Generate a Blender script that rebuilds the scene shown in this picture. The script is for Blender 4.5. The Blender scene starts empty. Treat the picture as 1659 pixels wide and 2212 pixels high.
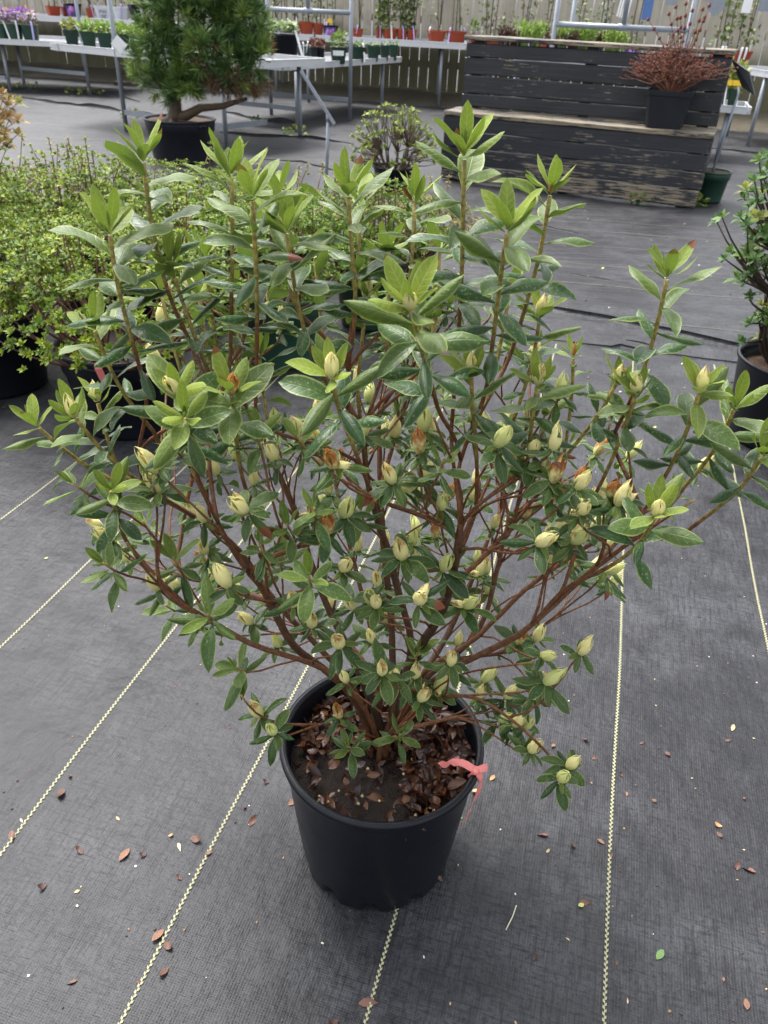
import bpy, math, random
import numpy as np
from mathutils import Vector, Matrix, noise

random.seed(7); RNG = np.random.default_rng(7)
scene = bpy.context.scene
COL = scene.collection

# ------------------------------------------------------------------ camera
FPX, PITCH, ROLL, CAMH = 1661.0, math.radians(33.3), math.radians(2.6), 1.14   # pixels of a 1659 x 2212 view
cam_data = bpy.data.cameras.new('camera'); cam = bpy.data.objects.new('camera', cam_data); COL.objects.link(cam)
cam.matrix_world = Matrix.Translation((0, 0, CAMH)) @ Matrix.Rotation(math.pi/2 - PITCH, 4, 'X') @ Matrix.Rotation(ROLL, 4, 'Z')
cam_data.sensor_fit = 'VERTICAL'; cam_data.sensor_height = 36.0; cam_data.lens = FPX/2212*36.0
cam_data.clip_start = 0.02; cam_data.clip_end = 400
cam_data.dof.use_dof = True; cam_data.dof.focus_distance = 0.95; cam_data.dof.aperture_fstop = 13.0
scene.camera = cam

# ------------------------------------------------------------------ sky, sun, exposure
world = bpy.data.worlds.new('World'); scene.world = world; world.use_nodes = True
wn = world.node_tree.nodes; wl = world.node_tree.links
for n in list(wn): wn.remove(n)
SUN_EL, SUN_AZ = math.radians(62), math.radians(-35)      # azimuth from +Y towards +X
sky = wn.new('ShaderNodeTexSky'); sky.sky_type = 'NISHITA'; sky.sun_disc = False
sky.sun_elevation = SUN_EL; sky.sun_rotation = SUN_AZ; sky.air_density = 1.0; sky.dust_density = 4.0
hs = wn.new('ShaderNodeHueSaturation'); hs.inputs['Saturation'].default_value = 0.22
bg = wn.new('ShaderNodeBackground'); bg.inputs['Strength'].default_value = 0.15
wo = wn.new('ShaderNodeOutputWorld')
wl.new(sky.outputs[0], hs.inputs['Color']); wl.new(hs.outputs[0], bg.inputs['Color']); wl.new(bg.outputs[0], wo.inputs['Surface'])
sd = bpy.data.lights.new('sun', 'SUN'); sd.energy = 1.5; sd.angle = math.radians(20); sd.color = (1.0, 0.97, 0.93)
sun = bpy.data.objects.new('sun', sd); COL.objects.link(sun)
sun.rotation_euler = Vector((-math.sin(SUN_AZ)*math.cos(SUN_EL), -math.cos(SUN_AZ)*math.cos(SUN_EL), -math.sin(SUN_EL))).to_track_quat('-Z', 'Y').to_euler()
vs = scene.view_settings
vs.view_transform = 'Standard'; vs.look = 'None'; vs.gamma = 1.0; vs.use_curve_mapping = False; vs.exposure = 1.72

# ------------------------------------------------------------------ pixel <-> place
cR, sR, cP, sP = math.cos(ROLL), math.sin(ROLL), math.cos(PITCH), math.sin(PITCH)
def ray(x, y):
    u = (x - 829.5)/FPX; v = -(y - 1106)/FPX
    X = u*cR - v*sR; V = u*sR + v*cR
    return np.array([X, cP + V*sP, -sP + V*cP])
EYE = np.array([0, 0, CAMH])
def on(x, y, z=0.0):
    d = ray(x, y); return EYE + d*((z - CAMH)/d[2])
def atY(x, y, Y):
    d = ray(x, y); return EYE + d*(Y/d[1])
def depth(p):
    return p[1]*cP + (CAMH - p[2])*sP
def proj(p):
    d = np.asarray(p, float) - EYE
    f = d[1]*cP - d[2]*sP; V = d[1]*sP + d[2]*cP
    return 829.5 + FPX*(d[0]*cR + V*sR)/f, 1106 - FPX*(-d[0]*sR + V*cR)/f

# ------------------------------------------------------------------ mesh helpers
class MB:
    """collects geometry for ONE mesh object"""
    def __init__(s): s.V = []; s.P = []; s.C = []; s.n = 0; s.UV = []
    def add(s, V, polys, col=(1, 1, 1, 1), uv=None):
        V = np.asarray(V, float).reshape(-1, 3); n = len(V)
        c = np.asarray(col, float)
        if c.ndim == 1: c = np.tile(c, (n, 1))
        s.V.append(V); s.C.append(c)
        s.UV.append(np.zeros((n, 2)) if uv is None else np.asarray(uv, float))
        for a in polys: s.P.append(np.asarray(a, int) + s.n)
        s.n += n
        return s
    def inst(s, tV, tP, M, L, col, tuv=None):
        """template copies: M (N,3,3) columns are axes, L (N,3)"""
        N = len(L)
        if N == 0: return s
        W = np.einsum('nij,vj->nvi', np.asarray(M, float), tV) + np.asarray(L, float)[:, None, :]
        k = len(tV); off = (np.arange(N)*k)[:, None, None]
        polys = [(np.asarray(p, int)[None] + off).reshape(-1, np.asarray(p).shape[1]) for p in tP]
        c = np.asarray(col, float)
        if c.ndim == 2 and len(c) == N: c = np.repeat(c, k, axis=0)
        elif c.ndim == 3: c = c.reshape(-1, 4)
        return s.add(W.reshape(-1, 3), polys, c, None if tuv is None else np.tile(tuv, (N, 1)))
    def mesh(s, name, mat, smooth=True):
        me = bpy.data.meshes.new(name)
        V = np.concatenate(s.V); C = np.concatenate(s.C); UV = np.concatenate(s.UV)
        idx = np.concatenate([p.ravel() for p in s.P]); tot = np.concatenate([np.full(len(p), p.shape[1]) for p in s.P])
        st = np.concatenate([[0], np.cumsum(tot)[:-1]])
        me.vertices.add(len(V)); me.vertices.foreach_set('co', V.ravel())
        me.loops.add(len(idx)); me.loops.foreach_set('vertex_index', idx.astype(np.int32))
        me.polygons.add(len(tot)); me.polygons.foreach_set('loop_start', st.astype(np.int32)); me.polygons.foreach_set('loop_total', tot.astype(np.int32))
        me.polygons.foreach_set('use_smooth', np.full(len(tot), bool(smooth)))
        me.update(calc_edges=True)
        a = me.color_attributes.new('tint', 'FLOAT_COLOR', 'POINT'); a.data.foreach_set('color', C.astype(np.float32).ravel())
        uvl = me.uv_layers.new(name='UVMap'); uvl.data.foreach_set('uv', UV[idx].astype(np.float32).ravel())
        me.materials.append(mat); me.validate()
        return me
    def build(s, name, mat, parent=None, smooth=True):
        o = bpy.data.objects.new(name, s.mesh(name, mat, smooth)); COL.objects.link(o)
        if parent is not None: o.parent = parent
        return o
    # shapes
    def box(s, c, size, R=None, col=(1, 1, 1, 1), taper=1.0):
        x, y, z = np.asarray(size, float)/2
        V = np.array([[-x*taper, -y*taper, -z], [x*taper, -y*taper, -z], [x*taper, y*taper, -z], [-x*taper, y*taper, -z], [-x, -y, z], [x, -y, z], [x, y, z], [-x, y, z]])
        if R is not None: V = V @ np.asarray(R).T
        return s.add(V + np.asarray(c, float), [np.array([[0, 3, 2, 1], [4, 5, 6, 7], [0, 1, 5, 4], [1, 2, 6, 5], [2, 3, 7, 6], [3, 0, 4, 7]])], col)
    def beam(s, a, b, w, h, up=(0, 0, 1), col=(1, 1, 1, 1)):
        a = np.asarray(a, float); b = np.asarray(b, float); d = b - a; L = np.linalg.norm(d); d /= L
        up = np.asarray(up, float)
        if abs(d @ up) > .95: up = np.array([1., 0, 0])
        y = np.cross(up, d); y /= np.linalg.norm(y); z = np.cross(d, y)
        return s.box((a + b)/2, (L, w, h), np.stack([d, y, z], 1), col)
    def tube(s, pts, rad, sides=6, col=(1, 1, 1, 1), cap=True):
        pts = np.asarray(pts, float); n = len(pts); rad = np.broadcast_to(np.asarray(rad, float), (n,))
        T = np.gradient(pts, axis=0); T /= np.linalg.norm(T, axis=1)[:, None] + 1e-12
        ref = np.array([0.31, 0.17, 0.93]) if abs(T[0] @ np.array([.31, .17, .93])) < .9 else np.array([1., 0, 0])
        a = np.cross(T[0], ref); a /= np.linalg.norm(a); U = [a]
        for i in range(1, n):
            a = U[-1] - T[i]*(U[-1] @ T[i]); U.append(a/(np.linalg.norm(a) + 1e-12))
        U = np.array(U); W = np.cross(T, U); th = np.arange(sides)*2*math.pi/sides
        V = pts[:, None] + rad[:, None, None]*(np.cos(th)[None, :, None]*U[:, None] + np.sin(th)[None, :, None]*W[:, None])
        i = np.arange(n - 1)[:, None]*sides; j = np.arange(sides)[None]; k = (j + 1) % sides
        q = np.stack(np.broadcast_arrays(i + j, i + k, i + sides + k, i + sides + j), -1).reshape(-1, 4)
        c = np.asarray(col, float)
        if c.ndim == 2: c = np.repeat(c, sides, axis=0)
        polys = [q]
        if cap: polys += [np.arange(sides)[::-1][None], (np.arange(sides) + (n - 1)*sides)[None]]
        return s.add(V.reshape(-1, 3), polys, c)
    def lathe(s, prof, seg=48, c=(0, 0, 0), col=(1, 1, 1, 1), rfun=None, close=False):
        prof = np.asarray(prof, float); n = len(prof); th = np.arange(seg)*2*math.pi/seg
        R = np.repeat(prof[:, :1], seg, 1); Z = np.repeat(prof[:, 1:2], seg, 1)
        if rfun is not None: R, Z = rfun(R, Z, th)
        V = np.stack([R*np.cos(th), R*np.sin(th), Z], -1).reshape(-1, 3) + np.asarray(c, float)
        i = np.arange(n - 1)[:, None]*seg; j = np.arange(seg)[None]; k = (j + 1) % seg
        q = np.stack(np.broadcast_arrays(i + j, i + k, i + seg + k, i + seg + j), -1).reshape(-1, 4)
        polys = [q]
        if close: polys += [(np.arange(seg) + (n - 1)*seg)[None]]
        return s.add(V, polys, col)

def thing(name, label, cat, loc=(0, 0, 0), rz=0, group=None):
    o = bpy.data.objects.new(name, None); COL.objects.link(o); o.empty_display_size = .05
    o.location = loc; o.rotation_euler = (0, 0, rz); o['label'] = label; o['category'] = cat
    if group: o['group'] = group
    return o
def tag(o, label, cat, group=None):
    o['label'] = label; o['category'] = cat
    if group: o['group'] = group
    return o
def struct(o): o['kind'] = 'structure'; return o
def stuff(o): o['kind'] = 'stuff'; return o
def dup(root, loc, rz=0, label=None, group=None, scale=None):
    r = root.copy(); COL.objects.link(r); r.location = loc; r.rotation_euler = (0, 0, rz)
    if label: r['label'] = label
    if group: r['group'] = group
    if scale: r.scale = scale
    for ch in list(root.children):
        c = ch.copy(); COL.objects.link(c); c.parent = r
        for g in list(ch.children):
            d = g.copy(); COL.objects.link(d); d.parent = c
    return r
def frames(d, n):
    """rotation matrices with X along d, Z near n"""
    d = np.asarray(d, float); n = np.asarray(n, float)
    d = d/(np.linalg.norm(d, axis=-1, keepdims=True) + 1e-12)
    y = np.cross(n, d); y /= np.linalg.norm(y, axis=-1, keepdims=True) + 1e-12
    z = np.cross(d, y)
    return np.stack([d, y, z], -1)
def unit(v): v = np.asarray(v, float); return v/(np.linalg.norm(v) + 1e-12)

# ------------------------------------------------------------------ material helpers
class NT:
    def __init__(s, name):
        s.m = bpy.data.materials.new(name); s.m.use_nodes = True; s.t = s.m.node_tree
        s.n = s.t.nodes; s.l = s.t.links; s.b = s.n['Principled BSDF']; s.out = s.n['Material Output']
    def new(s, t, **kw):
        n = s.n.new(t)
        for k, v in kw.items(): setattr(n, k, v)
        return n
    def link(s, a, b): s.l.new(a, b)
    def val(s, sock, v):
        if hasattr(v, 'is_output') or isinstance(v, bpy.types.NodeSocket): s.link(v, sock)
        else: sock.default_value = v
    def mix(s, f, a, b, mode='MIX'):
        n = s.new('ShaderNodeMix', data_type='RGBA', blend_type=mode)
        s.val(n.inputs[0], f); s.val(n.inputs[6], a); s.val(n.inputs[7], b); return n.outputs[2]
    def math(s, op, a, b=0.0, c=None, clamp=False):
        n = s.new('ShaderNodeMath', operation=op, use_clamp=clamp); s.val(n.inputs[0], a); s.val(n.inputs[1], b)
        if c is not None: s.val(n.inputs[2], c)
        return n.outputs[0]
    def ramp(s, f, stops):
        n = s.new('ShaderNodeValToRGB'); e = n.color_ramp.elements
        while len(e) < len(stops): e.new(0.5)
        for el, (p, c) in zip(e, stops):
            el.position = p; el.color = c if hasattr(c, '__len__') else (c, c, c, 1)
        s.val(n.inputs[0], f); return n.outputs[0]
    def coord(s, which='Object', scale=None, rot=None):
        o = s.new('ShaderNodeTexCoord').outputs[which]
        if scale is None and rot is None: return o
        m = s.new('ShaderNodeMapping'); s.link(o, m.inputs[0])
        if scale is not None: m.inputs['Scale'].default_value = scale if hasattr(scale, '__len__') else (scale,)*3
        if rot is not None: m.inputs['Rotation'].default_value = rot
        return m.outputs[0]
    def noise(s, vec, scale=5, detail=4, rough=.55, dist=0.0, out=0):
        n = s.new('ShaderNodeTexNoise'); s.val(n.inputs['Vector'], vec); n.inputs['Scale'].default_value = scale
        n.inputs['Detail'].default_value = detail; n.inputs['Roughness'].default_value = rough; n.inputs['Distortion'].default_value = dist
        return n.outputs[out]
    def bump(s, h, strength=.3, dist=.01, normal=None):
        n = s.new('ShaderNodeBump'); s.val(n.inputs['Height'], h); n.inputs['Strength'].default_value = strength; n.inputs['Distance'].default_value = dist
        if normal is not None: s.link(normal, n.inputs['Normal'])
        s.link(n.outputs[0], s.b.inputs['Normal']); return n.outputs[0]
    def set(s, **kw):
        for k, v in kw.items(): s.val(s.b.inputs[k.replace('_', ' ')], v)
        return s
C4 = lambda r, g, b: (r, g, b, 1.0)

def simple(name, c, rough=.5, var=.15, scale=30, spec=.5, metal=0.0, bump=0.0, objvar=0.0, wc='Object'):
    t = NT(name); v = t.coord(wc); n = t.noise(v, scale, 5)
    col = t.mix(n, C4(*[x*(1 - var) for x in c]), C4(*[min(1, x*(1 + var)) for x in c]))
    if objvar:
        oi = t.new('ShaderNodeObjectInfo'); f = t.math('MULTIPLY_ADD', oi.outputs['Random'], objvar*2, 1 - objvar)
        h = t.new('ShaderNodeHueSaturation'); t.link(col, h.inputs['Color']); t.link(f, h.inputs['Value']); col = h.outputs[0]
    t.set(Base_Color=col, Metallic=metal); t.b.inputs['Specular IOR Level'].default_value = spec
    t.set(Roughness=t.math('MULTIPLY_ADD', n, .25, rough - .12))
    if bump: t.bump(t.noise(v, scale*2.5, 6), bump, .005)
    return t.m

def foliage_mat(name, transl=.22, rough=.5, spec=.28):
    """colour from the vertex attribute; a leaf's underside is a little paler"""
    t = NT(name); a = t.new('ShaderNodeAttribute', attribute_name='tint'); g = t.new('ShaderNodeNewGeometry')
    v = t.coord('Object'); n = t.noise(v, 60, 3)
    c = t.mix(t.math('MULTIPLY', n, .35), a.outputs['Color'], C4(.02, .035, .012))
    c = t.mix(t.math('MULTIPLY', g.outputs['Backfacing'], .15), c, C4(.26, .32, .10))
    t.set(Base_Color=c, Roughness=rough); t.b.inputs['Specular IOR Level'].default_value = spec
    tr = t.new('ShaderNodeBsdfTranslucent'); t.link(c, tr.inputs[0]); mx = t.new('ShaderNodeMixShader'); mx.inputs[0].default_value = transl
    t.link(t.b.outputs[0], mx.inputs[1]); t.link(tr.outputs[0], mx.inputs[2]); t.link(mx.outputs[0], t.out.inputs[0])
    return t.m

def azalea_leaf_mat(name, per_object):
    """tint: R = youth (dark green .. lime), G = browned length from the tip, B = random"""
    t = NT(name)
    if per_object:
        src = t.new('ShaderNodeObjectInfo').outputs['Color']
    else:
        src = t.new('ShaderNodeAttribute', attribute_name='tint').outputs['Color']
    sep = t.new('ShaderNodeSeparateColor'); t.link(src, sep.inputs[0]); young, brown, rnd = sep.outputs[0], sep.outputs[1], sep.outputs[2]
    uv = t.new('ShaderNodeTexCoord').outputs['UV']; su = t.new('ShaderNodeSeparateXYZ'); t.link(uv, su.inputs[0]); u, v = su.outputs[0], su.outputs[1]
    av = t.math('ABSOLUTE', t.math('MULTIPLY_ADD', v, 2.0, -1.0))
    obj = t.coord('Object')
    g = t.new('ShaderNodeNewGeometry'); back = g.outputs['Backfacing']
    pos = g.outputs['Position']
    n1 = t.noise(pos, 90, 4); n2 = t.noise(pos, 420, 3)
    top_old = t.mix(n1, C4(.008, .026, .010), C4(.024, .060, .019))
    top_old = t.mix(t.math('MULTIPLY', rnd, .45), top_old, C4(.028, .090, .012))
    top = t.mix(young, top_old, t.mix(n1, C4(.095, .145, .012), C4(.225, .275, .034)))
    und_old = t.mix(n1, C4(.065, .105, .030), C4(.115, .165, .050))
    und = t.mix(young, und_old, t.mix(n1, C4(.125, .185, .020), C4(.245, .305, .045)))
    c = t.mix(back, top, und)
    # veins: midrib and side veins
    mid = t.math('SUBTRACT', 1.0, t.math('MULTIPLY', av, 16.0), clamp=True)
    sv = t.new('ShaderNodeTexWave', wave_type='BANDS', bands_direction='X'); cmb = t.new('ShaderNodeCombineXYZ')
    t.link(t.math('SUBTRACT', t.math('MULTIPLY', u, 1.0), t.math('MULTIPLY', av, .16)), cmb.inputs[0]); t.link(cmb.outputs[0], sv.inputs['Vector'])
    sv.inputs['Scale'].default_value = 2.2; sv.inputs['Distortion'].default_value = .6
    vein = t.math('POWER', sv.outputs['Fac'], 9.0)
    vf = t.math('MULTIPLY', t.math('MAXIMUM', mid, t.math('MULTIPLY', vein, .35)), .55)
    c = t.mix(vf, c, t.mix(young, C4(.10, .16, .045), C4(.38, .44, .12)))
    # pale hairy margin
    edge = t.math('MULTIPLY', t.math('SUBTRACT', av, .80), 7.0, clamp=True)
    c = t.mix(t.math('MULTIPLY', edge, .62), c, C4(.30, .36, .12))
    # pale flecks on the upper side of older leaves
    fl = t.math('MULTIPLY', t.math('SUBTRACT', n2, t.math('MULTIPLY_ADD', rnd, -.10, .66)), 9.0, clamp=True)
    fl = t.math('MULTIPLY', fl, t.math('MULTIPLY', t.math('SUBTRACT', 1.0, back), t.math('SUBTRACT', .62, t.math('MULTIPLY', young, .5))))
    c = t.mix(fl, c, C4(.26, .30, .15))
    bf = t.math('GREATER_THAN', t.math('ADD', u, t.math('MULTIPLY', t.math('SUBTRACT', n1, .5), .5)), t.math('SUBTRACT', 1.02, brown))
    c = t.mix(bf, c, t.mix(n1, C4(.06, .012, .006), C4(.17, .045, .015)))
    t.set(Base_Color=c); t.b.inputs['Specular IOR Level'].default_value = .30
    r = t.math('MULTIPLY_ADD', n1, .30, .25); r = t.math('ADD', r, t.math('MULTIPLY', t.math('MAXIMUM', young, back), .22)); t.set(Roughness=r)
    h = t.math('ADD', t.math('MULTIPLY', vein, -.5), t.math('ADD', t.math('MULTIPLY', mid, -.8), t.math('MULTIPLY', n2, .8)))
    t.bump(h, .35, .0008)
    tr = t.new('ShaderNodeBsdfTranslucent'); t.link(t.mix(.5, c, C4(.18, .30, .03)), tr.inputs[0]); mx = t.new('ShaderNodeMixShader'); mx.inputs[0].default_value = .20
    t.link(t.b.outputs[0], mx.inputs[1]); t.link(tr.outputs[0], mx.inputs[2]); t.link(mx.outputs[0], t.out.inputs[0])
    return t.m

def attr_mat(name, rough=.6, spec=.4, bump=.3, scale=150, var=.35):
    t = NT(name); a = t.new('ShaderNodeAttribute', attribute_name='tint'); v = t.coord('Object'); n = t.noise(v, scale, 5)
    c = t.mix(t.math('MULTIPLY', n, var), a.outputs['Color'], C4(.012, .008, .006)); t.set(Base_Color=c, Roughness=rough)
    t.b.inputs['Specular IOR Level'].default_value = spec
    if bump: t.bump(n, bump, .002)
    return t.m

def bark_mat():
    """stem colour from the attribute, with pale lenticels, dark scuffs and fine ridges"""
    t = NT('stem_bark'); a = t.new('ShaderNodeAttribute', attribute_name='tint'); v = t.coord('Object'); n = t.noise(v, 190, 5, .65); n2 = t.noise(v, 620, 3, .6); n3 = t.noise(v, 45, 4)
    c = t.mix(t.math('MULTIPLY', t.ramp(n, [(.42, 1), (.60, 0)]), .55), a.outputs['Color'], C4(.020, .011, .007))
    c = t.mix(t.math('MULTIPLY', t.ramp(n2, [(.62, 0), (.70, 1)]), .55), c, C4(.30, .19, .10))
    c = t.mix(t.math('MULTIPLY', t.ramp(n3, [(.52, 0), (.72, 1)]), .35), c, C4(.13, .105, .06))
    t.set(Base_Color=c, Roughness=t.math('MULTIPLY_ADD', n, .3, .4)); t.b.inputs['Specular IOR Level'].default_value = .28; t.bump(t.math('ADD', n, t.math('MULTIPLY', n2, .6)), .6, .0015)
    return t.m

def fabric_mat():
    t = NT('woven_ground_fabric')
    co = t.coord('Object', rot=(0, 0, math.radians(14.6)))
    gp = t.new('ShaderNodeNewGeometry').outputs['Position']
    big = t.noise(gp, 1.6, 5, .6, .3); mid = t.noise(gp, 9, 5, .65); fine = t.noise(gp, 170, 3, .6)
    st = t.new('ShaderNodeMapping'); t.link(co, st.inputs[0]); st.inputs['Scale'].default_value = (160, 14, 1); streak = t.noise(st.outputs[0], 1.0, 4, .7)
    st2 = t.new('ShaderNodeMapping'); t.link(co, st2.inputs[0]); st2.inputs['Scale'].default_value = (20, 190, 1); streak2 = t.noise(st2.outputs[0], 1.0, 4, .7)
    w1 = t.new('ShaderNodeTexWave', wave_type='BANDS', bands_direction='X', wave_profile='SIN'); t.link(co, w1.inputs['Vector']); w1.inputs['Scale'].default_value = 75; w1.inputs['Distortion'].default_value = .6; w1.inputs['Detail'].default_value = 1
    w2 = t.new('ShaderNodeTexWave', wave_type='BANDS', bands_direction='Y', wave_profile='SIN'); t.link(co, w2.inputs['Vector']); w2.inputs['Scale'].default_value = 95; w2.inputs['Distortion'].default_value = .6; w2.inputs['Detail'].default_value = 1
    weave = t.math('MULTIPLY', w1.outputs['Fac'], w2.outputs['Fac'])
    c = t.mix(t.ramp(mid, [(.30, 0), (.70, 1)]), C4(.024, .0245, .028), C4(.078, .080, .088))
    c = t.mix(t.math('MULTIPLY', t.ramp(big, [(.40, 1), (.53, 0)]), .68), c, C4(.012, .0125, .015))
    c = t.mix(t.math('MULTIPLY', t.ramp(streak, [(.48, 0), (.62, 1)]), .60), c, C4(.008, .008, .010))
    c = t.mix(t.math('MULTIPLY', t.ramp(streak2, [(.50, 0), (.62, 1)]), .60), c, C4(.008, .008, .010))
    c = t.mix(t.math('MULTIPLY', t.ramp(fine, [(.52, 0), (.66, 1)]), .6), c, C4(.007, .007, .009))
    c = t.mix(t.math('MULTIPLY', t.math('SUBTRACT', 1.0, weave), .38), c, C4(.006, .006, .008))
    t.set(Base_Color=c); t.b.inputs['Specular IOR Level'].default_value = .25
    r = t.math('MULTIPLY_ADD', big, .30, .28); r = t.math('ADD', r, t.math('MULTIPLY', mid, .16)); t.set(Roughness=r)
    wr = t.noise(gp, 14, 4, .6)
    b1 = t.new('ShaderNodeBump'); b1.inputs['Strength'].default_value = .35; b1.inputs['Distance'].default_value = .02; t.link(wr, b1.inputs['Height'])
    st3 = t.new('ShaderNodeMapping'); t.link(gp, st3.inputs[0]); st3.inputs['Scale'].default_value = (1.2, 14, 1); st3.inputs['Rotation'].default_value = (0, 0, math.radians(8)); wr2 = t.noise(st3.outputs[0], 1, 3)
    far = t.new('ShaderNodeSeparateXYZ'); t.link(gp, far.inputs[0]); ff = t.math('MULTIPLY', t.math('SUBTRACT', far.outputs[1], 2.6), 1.0, clamp=True)
    b2 = t.new('ShaderNodeBump'); b2.inputs['Strength'].default_value = .9; b2.inputs['Distance'].default_value = .03; t.link(t.math('MULTIPLY', wr2, ff), b2.inputs['Height']); t.link(b1.outputs[0], b2.inputs['Normal'])
    t.bump(t.math('ADD', t.math('MULTIPLY', weave, 1.0), t.math('MULTIPLY', fine, .6)), .30, .0012, b2.outputs[0])
    return t.m

def board_mat():
    """weathered fence board: grey-tan, green with algae low down"""
    t = NT('weathered_fence_wood'); oi = t.new('ShaderNodeObjectInfo'); gp = t.new('ShaderNodeNewGeometry').outputs['Position']
    off = t.new('ShaderNodeVectorMath', operation='SCALE'); off.inputs[0].default_value = (31, 17, 9); t.link(oi.outputs['Random'], off.inputs['Scale'])
    ad = t.new('ShaderNodeVectorMath', operation='ADD'); t.link(gp, ad.inputs[0]); t.link(off.outputs[0], ad.inputs[1])
    mp = t.new('ShaderNodeMapping'); t.link(ad.outputs[0], mp.inputs[0]); mp.inputs['Scale'].default_value = (38, 38, 2.2); grain = t.noise(mp.outputs[0], 1, 6, .65)
    blot = t.noise(ad.outputs[0], 2.6, 4)
    c = t.mix(grain, C4(.26, .235, .195), C4(.57, .54, .46))
    c = t.mix(t.math('MULTIPLY', oi.outputs['Random'], .5), c, C4(.30, .26, .19))
    c = t.mix(t.ramp(blot, [(.45, 0), (.75, .5)]), c, C4(.16, .14, .11))
    z = t.new('ShaderNodeSeparateXYZ'); t.link(gp, z.inputs[0])
    alg = t.math('MULTIPLY', t.math('SUBTRACT', t.math('MULTIPLY_ADD', blot, .4, .72), z.outputs[2]), 3.0, clamp=True)
    c = t.mix(t.math('MULTIPLY', alg, .85), c, t.mix(grain, C4(.030, .031, .009), C4(.095, .088, .026)))
    t.set(Base_Color=c, Roughness=.8); t.bump(grain, .5, .004)
    return t.m

def painted_plank_mat():
    t = NT('flaking_black_paint'); oi = t.new('ShaderNodeObjectInfo'); co = t.coord('Object')
    off = t.new('ShaderNodeVectorMath', operation='SCALE'); off.inputs[0].default_value = (7, 13, 19); t.link(oi.outputs['Random'], off.inputs['Scale'])
    ad = t.new('ShaderNodeVectorMath', operation='ADD'); t.link(co, ad.inputs[0]); t.link(off.outputs[0], ad.inputs[1])
    mp = t.new('ShaderNodeMapping'); t.link(ad.outputs[0], mp.inputs[0]); mp.inputs['Scale'].default_value = (8, 90, 95); fl = t.noise(mp.outputs[0], 1, 6, .68)
    patch = t.noise(ad.outputs[0], 2.4, 4, .6)
    wear = t.new('ShaderNodeSeparateColor'); t.link(oi.outputs['Color'], wear.inputs[0])
    th = t.math('ADD', fl, t.math('MULTIPLY', t.math('SUBTRACT', patch, .5), .55))
    f = t.math('MULTIPLY', t.math('SUBTRACT', th, t.math('SUBTRACT', .775, wear.outputs[0])), 22, clamp=True)
    mp2 = t.new('ShaderNodeMapping'); t.link(ad.outputs[0], mp2.inputs[0]); mp2.inputs['Scale'].default_value = (3, 60, 60); gr = t.noise(mp2.outputs[0], 1, 5)
    wood = t.mix(gr, C4(.08, .055, .03), C4(.31, .27, .20))
    c = t.mix(f, t.mix(patch, C4(.008, .0095, .013), C4(.019, .021, .028)), wood)
    t.set(Base_Color=c, Roughness=t.math('MULTIPLY_ADD', f, .3, .5)); t.bump(t.math('ADD', t.math('MULTIPLY', f, -.6), gr), .5, .004)
    return t.m

M = dict(
    fabric=fabric_mat(), stripe=simple('pale_yellow_thread', (.30, .29, .175), .8, .35, 300),
    pot=simple('black_pot_plastic', (.0055, .0065, .010), .34, .3, 18, .25, bump=.08),
    pot_dusty=simple('dusty_black_plastic', (.013, .015, .020), .45, .35, 9, .28, bump=.08),
    greenpot=simple('dark_green_plastic', (.014, .046, .029), .42, .3, 8, .45, objvar=.25),
    redpot=simple('terracotta_red_plastic', (.30, .050, .020), .5, .15, 8, .4, objvar=.15),
    whitepot=simple('white_plastic', (.62, .63, .66), .45, .08, 8),
    purplepot=None, soil=simple('wet_dark_soil', (.022, .014, .010), .75, .6, 120, .35, bump=1.0),
    barksoil=simple('bark_mulch', (.062, .038, .024), .85, .5, 90, .3, bump=1.0),
    alu=simple('dull_aluminium', (.56, .57, .59), .45, .10, 12, .5, .35), galv=simple('galvanised_steel', (.25, .275, .31), .5, .25, 25, .4, .35),
    deck=simple('grey_bench_mesh', (.13, .135, .145), .7, .2, 60), dirt=simple('sandy_dirt_bank', (.085, .075, .055), .9, .5, 14, .2, bump=1.0),
    board=board_mat(), plank=painted_plank_mat(), timber=simple('weathered_timber', (.26, .21, .15), .75, .45, 22, .3, bump=.4),
    leaf_obj=azalea_leaf_mat('azalea_leaf', True), leaf_att=azalea_leaf_mat('azalea_leaf_mass', False),
    fol=foliage_mat('green_foliage'), needle=foliage_mat('pine_needles', .12, .5, .35), stem=bark_mat(), paint=attr_mat('coloured_surface', .55, .4, .1, 40, .12),
    litter=attr_mat('wet_dead_leaves', .34, .5, .4, 200, .4), white=simple('white_plastic_tag', (.80, .80, .80), .4, .04, 20),
    lilac=simple('lilac_plastic_tag', (.48, .40, .72), .45, .06, 20), blue=simple('blue_tag', (.07, .15, .36), .45, .3, 30),
    yellow=simple('yellow_tag', (.85, .55, .03), .45, .06, 20),
    ribbon=simple('pink_plastic_ribbon', (.80, .24, .22), .45, .12, 60), slate=simple('dark_sign_panel', (.055, .062, .072), .5, .2, 12),
)

# ------------------------------------------------------------------ ground: one sheet of woven fabric
def gz(x, y):
    """height of the fabric: shallow ripples, a little more where it runs to the benches"""
    f = min(1.0, max(0.0, (y - 2.2)/2.5)); r2 = (x - .01)**2 + (y - .75)**2
    flat = 1 - math.exp(-r2/.05)
    z = .0035*noise.noise((x*3.1, y*3.1, 0))*flat + .0018*noise.noise((x*9, y*5, 3))*flat
    z += f*(.012*noise.noise((x*1.1, y*2.4, 7)) + .006*noise.noise((x*2.0, y*6.0, 9)))
    return z - .002*f
def axis(lo, hi, step, far0, far1, g):
    c = list(np.arange(lo, hi + 1e-6, step)); s = step; v = c[-1]
    while v < far1: s *= g; v += s; c.append(v)
    s = step; v = c[0]
    while v > far0: s *= g; v -= s; c.insert(0, v)
    return np.array(c)
gx = axis(-1.3, 1.5, .016, -60, 60, 1.045); gy = axis(.3, 2.6, .016, -6, 90, 1.03)
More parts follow.
